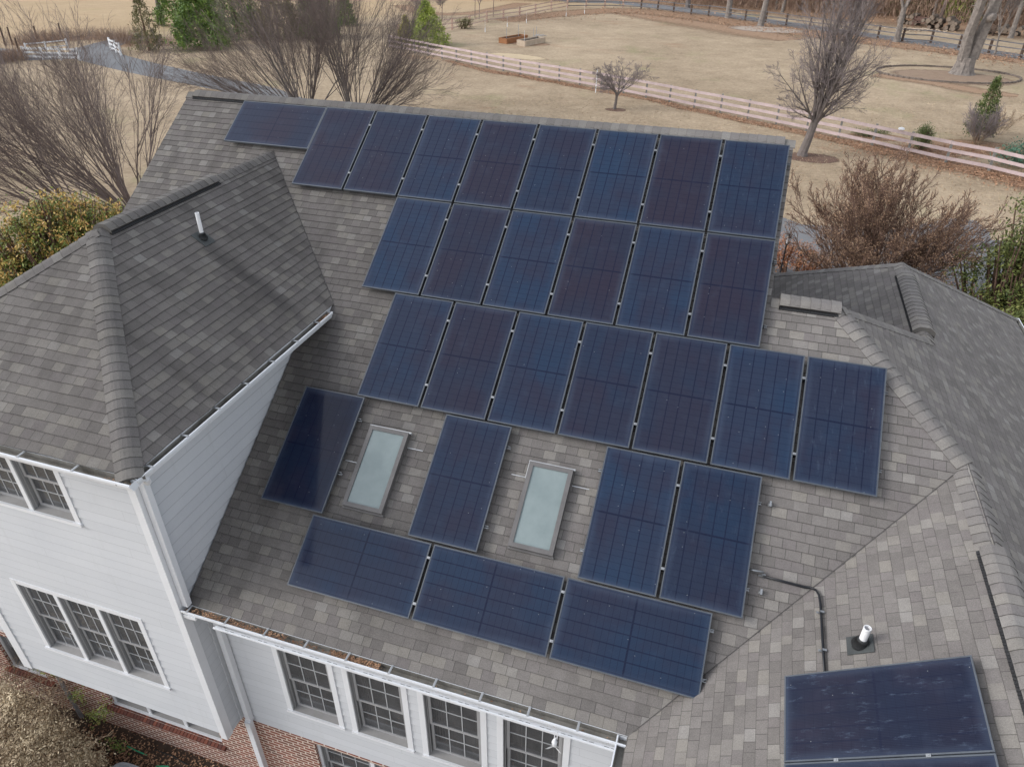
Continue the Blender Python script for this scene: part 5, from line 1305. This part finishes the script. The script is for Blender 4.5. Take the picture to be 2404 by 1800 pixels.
# brown brush along the far field and thickets: masses
def mass(name, paths, n, sz, mat, label, cat, seed, hmax):
    rr = random.Random(seed); f = MB()
    for (a, b, wd) in paths:
        for i in range(n):
            t = rr.random(); p = a.lerp(b, t); x, y = p.x + rr.gauss(0, wd), p.y + rr.gauss(0, wd); h = hmax * rr.random() ** 1.6
            q = Vector((x, y, ZG + h)); d = Vector((rr.gauss(0, .35), rr.gauss(0, .35), 1)).normalized() * sz * rr.uniform(.8, 2.2); s_ = Vector((rr.uniform(-1, 1), rr.uniform(-1, 1), 0)).normalized() * sz * .045
            f.face([q - s_, q + s_, q + d])
    tag(f.build(name, M[mat]), label, cat, kind="stuff")
mass("brush", [(G(40, 105), G(150, 92), 1.3), (G(150, 92), G(330, 88), 1.6), (G(250, 98), G(350, 108), 1.2), (G(-20, 150), G(60, 138), .8)], 2600, .35, "brush", "reddish brown weeds along the edge of the far field", "weeds", 81, .9)
mass("thicket", [(G(1600, 5), G(1900, 22), 4), (G(1900, 22), G(2200, 40), 4), (G(2200, 40), G(2450, 62), 4), (G(1180, -6), G(1340, -4), 3.5)], 11000, .8, "brush", "brown undergrowth filling the woods beyond the road", "undergrowth", 82, 4.5)
mass("far_wood", [(Vector((-30, 175, 0)), Vector((20, 165, 0)), 8), (Vector((20, 165, 0)), Vector((90, 130, 0)), 8), (Vector((90, 130, 0)), Vector((140, 90, 0)), 8)], 11000, 1.5, "leaf_olive", "distant woodland behind the undergrowth", "woodland", 83, 11)

# ---- garden beds, stakes, benches, logs, bits
def garden_bed(c0, c1, c2, h, label, wall, rim, seed):
    root = tag(empty("garden_bed", (c0.x, c0.y, ZG)), label, "raised bed", "raised garden beds"); a = Vector((0, 0, 0)); b = c1 - c0; b.z = 0; d = c2 - c1; d.z = 0; up = Vector((0, 0, 1))
    ub, ud = b.normalized(), d.normalized(); cs = [a, a + b, a + b + d, a + d]
    w_ = MB()
    for p, q in zip(cs, cs[1:] + cs[:1]):
        e = (q - p); L = e.length; e.normalize(); s = e.cross(up)
        for k in range(3): w_.obox((p + q) / 2 + up * (h * (k + .5) / 3), e, s, up, L / 2 - .05, .022, h / 6 - .006)
    w_.build("boards", M[wall], root)
    w_ = MB()
    for p, q in zip(cs, cs[1:] + cs[:1]):
        e = (q - p); L = e.length; e.normalize(); s = e.cross(up); w_.obox((p + q) / 2 + up * (h + .02), e, s, up, L / 2 + .04, .06, .02)
    w_.build("rim", M[rim], root)
    for p in cs:
        w_ = MB(); w_.box((p.x - .05, p.y - .05, -.05), (p.x + .05, p.y + .05, h)); w_.build("corner_post", M[rim], root)
    sm = MB(); sm.face([q + up * (h * .8) for q in cs]); sm.build("soil", M["soil"], root); return cs
c = garden_bed(G(1172, 101.5), G(1190, 104), G(1238, 95.2), .58, "brown raised garden bed, farther left of the two", "bed_wood", "bed_wood", 1)
c = garden_bed(G(1214, 107), G(1232, 109.8), G(1279, 100.5), .58, "raised garden bed with pale rim, nearer right of the two", "bed_wood_pale", "bed_wood_pale", 2)
for i, (px, py, h, m_) in enumerate(((1189, 100, 1.6, "metal_grey"), (1217, 95, 1.8, "metal_grey"), (1231, 106, 1.6, "trim"), (1259, 100, 1.8, "metal_grey"), (1252, 98, 1.5, "metal_grey"))):
    b = MB(); b.tube([(0, 0, 0), (0, 0, h)], .025, 6); o = b.build("garden_stake", M[m_]); o.location = G(px, py)
    tag(o, ["grey stake at the near corner of the brown bed", "grey stake at the back of the brown bed", "pale stake at the left end of the pale rimmed bed", "tall grey stake at the right end of the pale rimmed bed", "thin grey stake leaning inside the pale rimmed bed"][i], "stake", "stakes in the garden beds")
for i, (px, py, h) in enumerate(((1139, 76, .5), (1191, 64, .45), (1236, 55, .5), (1329, 39, .5), (1372, 33, .5))):
    b = MB(); b.tube([(0, 0, 0), (0, 0, h), (.02, 0, h * 1.05)], [.055, .055, .03], 8); b.tube([(0, 0, h), (0, 0, h * 3.0)], .012, 5); o = b.build("marker_stake", M["pvc"]); o.location = G(px, py)
    tag(o, ["white marker stake, leftmost in the paddock grass", "white marker stake, second from the left in the paddock", "white marker stake above the garden beds", "white marker stake, second from the right near the back fence", "white marker stake, rightmost near the back fence"][i], "stake", "white marker stakes in the paddock")
b = MB(); b.tube([(0, 0, 0), (.03, 0, 1.0), (.05, 0, 1.95)], .045, 8); o = b.build("white_pole", M["pvc"]); o.location = G(1398, 218); tag(o, "thin white pole beside the small round tree", "pole")
b = MB()
for k in range(7): b.tube([(.2 * k, .05 * k, .05), (.2 * k + .3, .2, .25 + .05 * (k % 3)), (.2 * k + .5, .5, .1)], .03, 5)
o = b.build("wire_cage_heap", M["metal_grey"]); o.location = G(1252, 87); tag(o, "heap of grey wire cages behind the garden beds", "wire heap")
b = MB(); b.tube([(0, 0, 1.40), (0, 0, 1.46), (0, 0, 1.54), (0, 0, 1.6)], [.10, .20, .19, .05], 14); o = b.build("globe_light", M["pvc"]); o.location = G(2101, 356); tag(o, "small white globe light on a post of the pink fence", "garden light")
# stone ring around the massive tree
rg = MB(); cc = G(2222, 176); rr = random.Random(6); root = tag(empty("stone_ring", (cc.x, cc.y, ZG)), "low ring of brown edging around the massive tree", "edging")
for k in range(64):
    a = 2 * pi * k / 64; x, y = cos(a) * 6.6, sin(a) * 4.6; rg.obox((x, y, .07), (-sin(a), cos(a), 0), (cos(a), sin(a), 0), (0, 0, 1), .31, .05, .09 + rr.uniform(-.02, .03))
rg.build("edging_stones", M["stone"], root)
def bench(px, py, label, rot, mat):
    root = tag(empty("bench", tuple(G(px, py)), rot), label, "bench", "benches beyond the road"); W_ = 1.7
    b = MB()
    for k in range(4): b.box((-W_, -.35 + k * .16, .52), (W_, -.23 + k * .16, .56))
    b.build("seat", M[mat], root); b = MB()
    for k in range(4): b.box((-W_, .30 + k * .03, .68 + k * .15), (W_, .33 + k * .03, .80 + k * .15))
    b.build("backrest", M[mat], root)
    for sx in (-1, 1):
        for y in (-.3, .3): b = MB(); b.box((sx * W_ * .9 - .05, y - .05, 0), (sx * W_ * .9 + .05, y + .05, .56 if y < 0 else 1.3)); b.build("leg", M[mat], root)
        b = MB(); b.box((sx * W_ * .9 - .06, -.35, .80), (sx * W_ * .9 + .06, .35, .86)); b.build("armrest", M[mat], root)
bench(2168, 64, "red brown bench between two log piles", -.45, "bench"); bench(2301, 82, "dark slatted bench behind the massive tree", -.45, "post_brown")
def logs(px, py, n, label, seed, w_=4.0, h=1.6):
    rr = random.Random(seed); root = tag(empty("log_pile", tuple(G(px, py)), -.45), label, "log pile", "log piles beyond the road")
    for i in range(n):
        r = rr.uniform(.18, .38); x = rr.uniform(-w_ / 2, w_ / 2); z = r + rr.random() ** 1.5 * h * (1 - abs(x) / w_ * 1.2); y = rr.uniform(-.3, .3)
        b = MB(); b.tube([(x, y - .7, z), (x + rr.uniform(-.1, .1), y + .9, z + rr.uniform(-.1, .1))], r, 10); o = b.build("log", M["log"], root)
        e = MB(); e.face([(x + cos(2 * pi * k / 12) * r * .92, y - .712, z + sin(2 * pi * k / 12) * r * .92) for k in range(12)]); e.build("cut_end", M["log_end"], o)
logs(2137, 58, 16, "log pile left of the red brown bench", 1, 3.2); logs(2203, 70, 22, "log pile right of the red brown bench", 2, 4.6, 1.8); logs(2375, 84, 20, "low row of logs at the upper right edge", 3, 7.0, .8)
b = MB(); rr = random.Random(2)
for i in range(160): x, y = rr.gauss(0, 1.6), rr.gauss(0, .7); b.obox((x, y, .08 + rr.random() * .1), (cos(i), sin(i), 0), (-sin(i), cos(i), 0), (0, 0, 1), rr.uniform(.08, .2), rr.uniform(.05, .12), .05)
o = b.build("split_wood_chips", M["bed_wood_pale"]); o.location = G(2150, 72); tag(o, "spill of pale split wood in front of the red brown bench", "firewood", kind="stuff")
# lantern post by the reddish bush
root = tag(empty("lamp_post", tuple(G(1829, 652))), "black lantern on a post behind the right end of the panels", "lamp post")
b = MB(); b.tube([(0, 0, 0), (0, 0, 1.55)], .035, 8); b.build("post", M["lantern"], root)
b = MB(); b.tube([(0, 0, 1.55), (0, 0, 1.62)], [.07, .11], 6); b.tube([(0, 0, 1.88), (0, 0, 1.95), (0, 0, 2.05)], [.15, .10, .015], 6)
for k in range(6): a = pi * k / 3; b.tube([(cos(a) * .10, sin(a) * .10, 1.62), (cos(a) * .12, sin(a) * .12, 1.88)], .008, 4)
b.build("lantern_cage", M["lantern"], root); b = MB(); b.tube([(0, 0, 1.62), (0, 0, 1.80)], .05, 8); b.build("lamp_glass", M["trim"], root)
# garden hose, drip line, metal tub by the wing wall
for pts, mt, r, nm, lb in (([(-4.62, -7.83, .03), (-4.35, -7.86, .05), (-4.13, -7.86, .03)], "hose", .013, "green_hose", "short green hose piece beside the dry shrub"), ([(-3.82, -7.98, .03), (-3.6, -7.92, .05), (-3.45, -7.97, .03)], "hose", .016, "green_hose", "short green hose piece cut by the bottom edge"), ([(-4.1, -7.72, .02), (-3.6, -7.74, .05), (-3.1, -7.80, .03), (-2.6, -7.95, .03), (-2.3, -8.3, .02)], "hose_black", .012, "drip_line", "thin black drip line curving along the brick base")):
    b = MB(); pp = [Vector(p) for p in pts]; b.tube(pp, r, 8); o = b.build(nm, M[mt], None, True); o.location = (0, 0, ZG); tag(o, lb, "hose")
root = tag(empty("metal_tub", (-4.05, -8.42, ZG)), "grey oblong metal tub with rounded rim at the bottom edge", "tub"); b = MB(); n = 24
def ring(k, rx, ry): t = 2 * pi * k / n; s_ = abs(cos(t)) ** .6 * (1 if cos(t) > 0 else -1), abs(sin(t)) ** .6 * (1 if sin(t) > 0 else -1); return s_[0] * rx, s_[1] * ry
for k in range(n):
    (x0, y0), (x1, y1) = ring(k, .40, .26), ring(k + 1, .40, .26); (u0, v0), (u1, v1) = ring(k, .36, .22), ring(k + 1, .36, .22)
    b.face([(x0 * .9, y0 * .9, 0), (x1 * .9, y1 * .9, 0), (x1, y1, .24), (x0, y0, .24)]); b.face([(x0, y0, .24), (x1, y1, .24), (u1, v1, .24), (u0, v0, .24)]); b.face([(u0, v0, .24), (u1, v1, .24), (u1 * .9, v1 * .9, .04), (u0 * .9, v0 * .9, .04)])
b.face([(ring(k, .33, .2)[0], ring(k, .33, .2)[1], .045) for k in range(n)]); b.build("tub_body", M["metal_grey"], root)
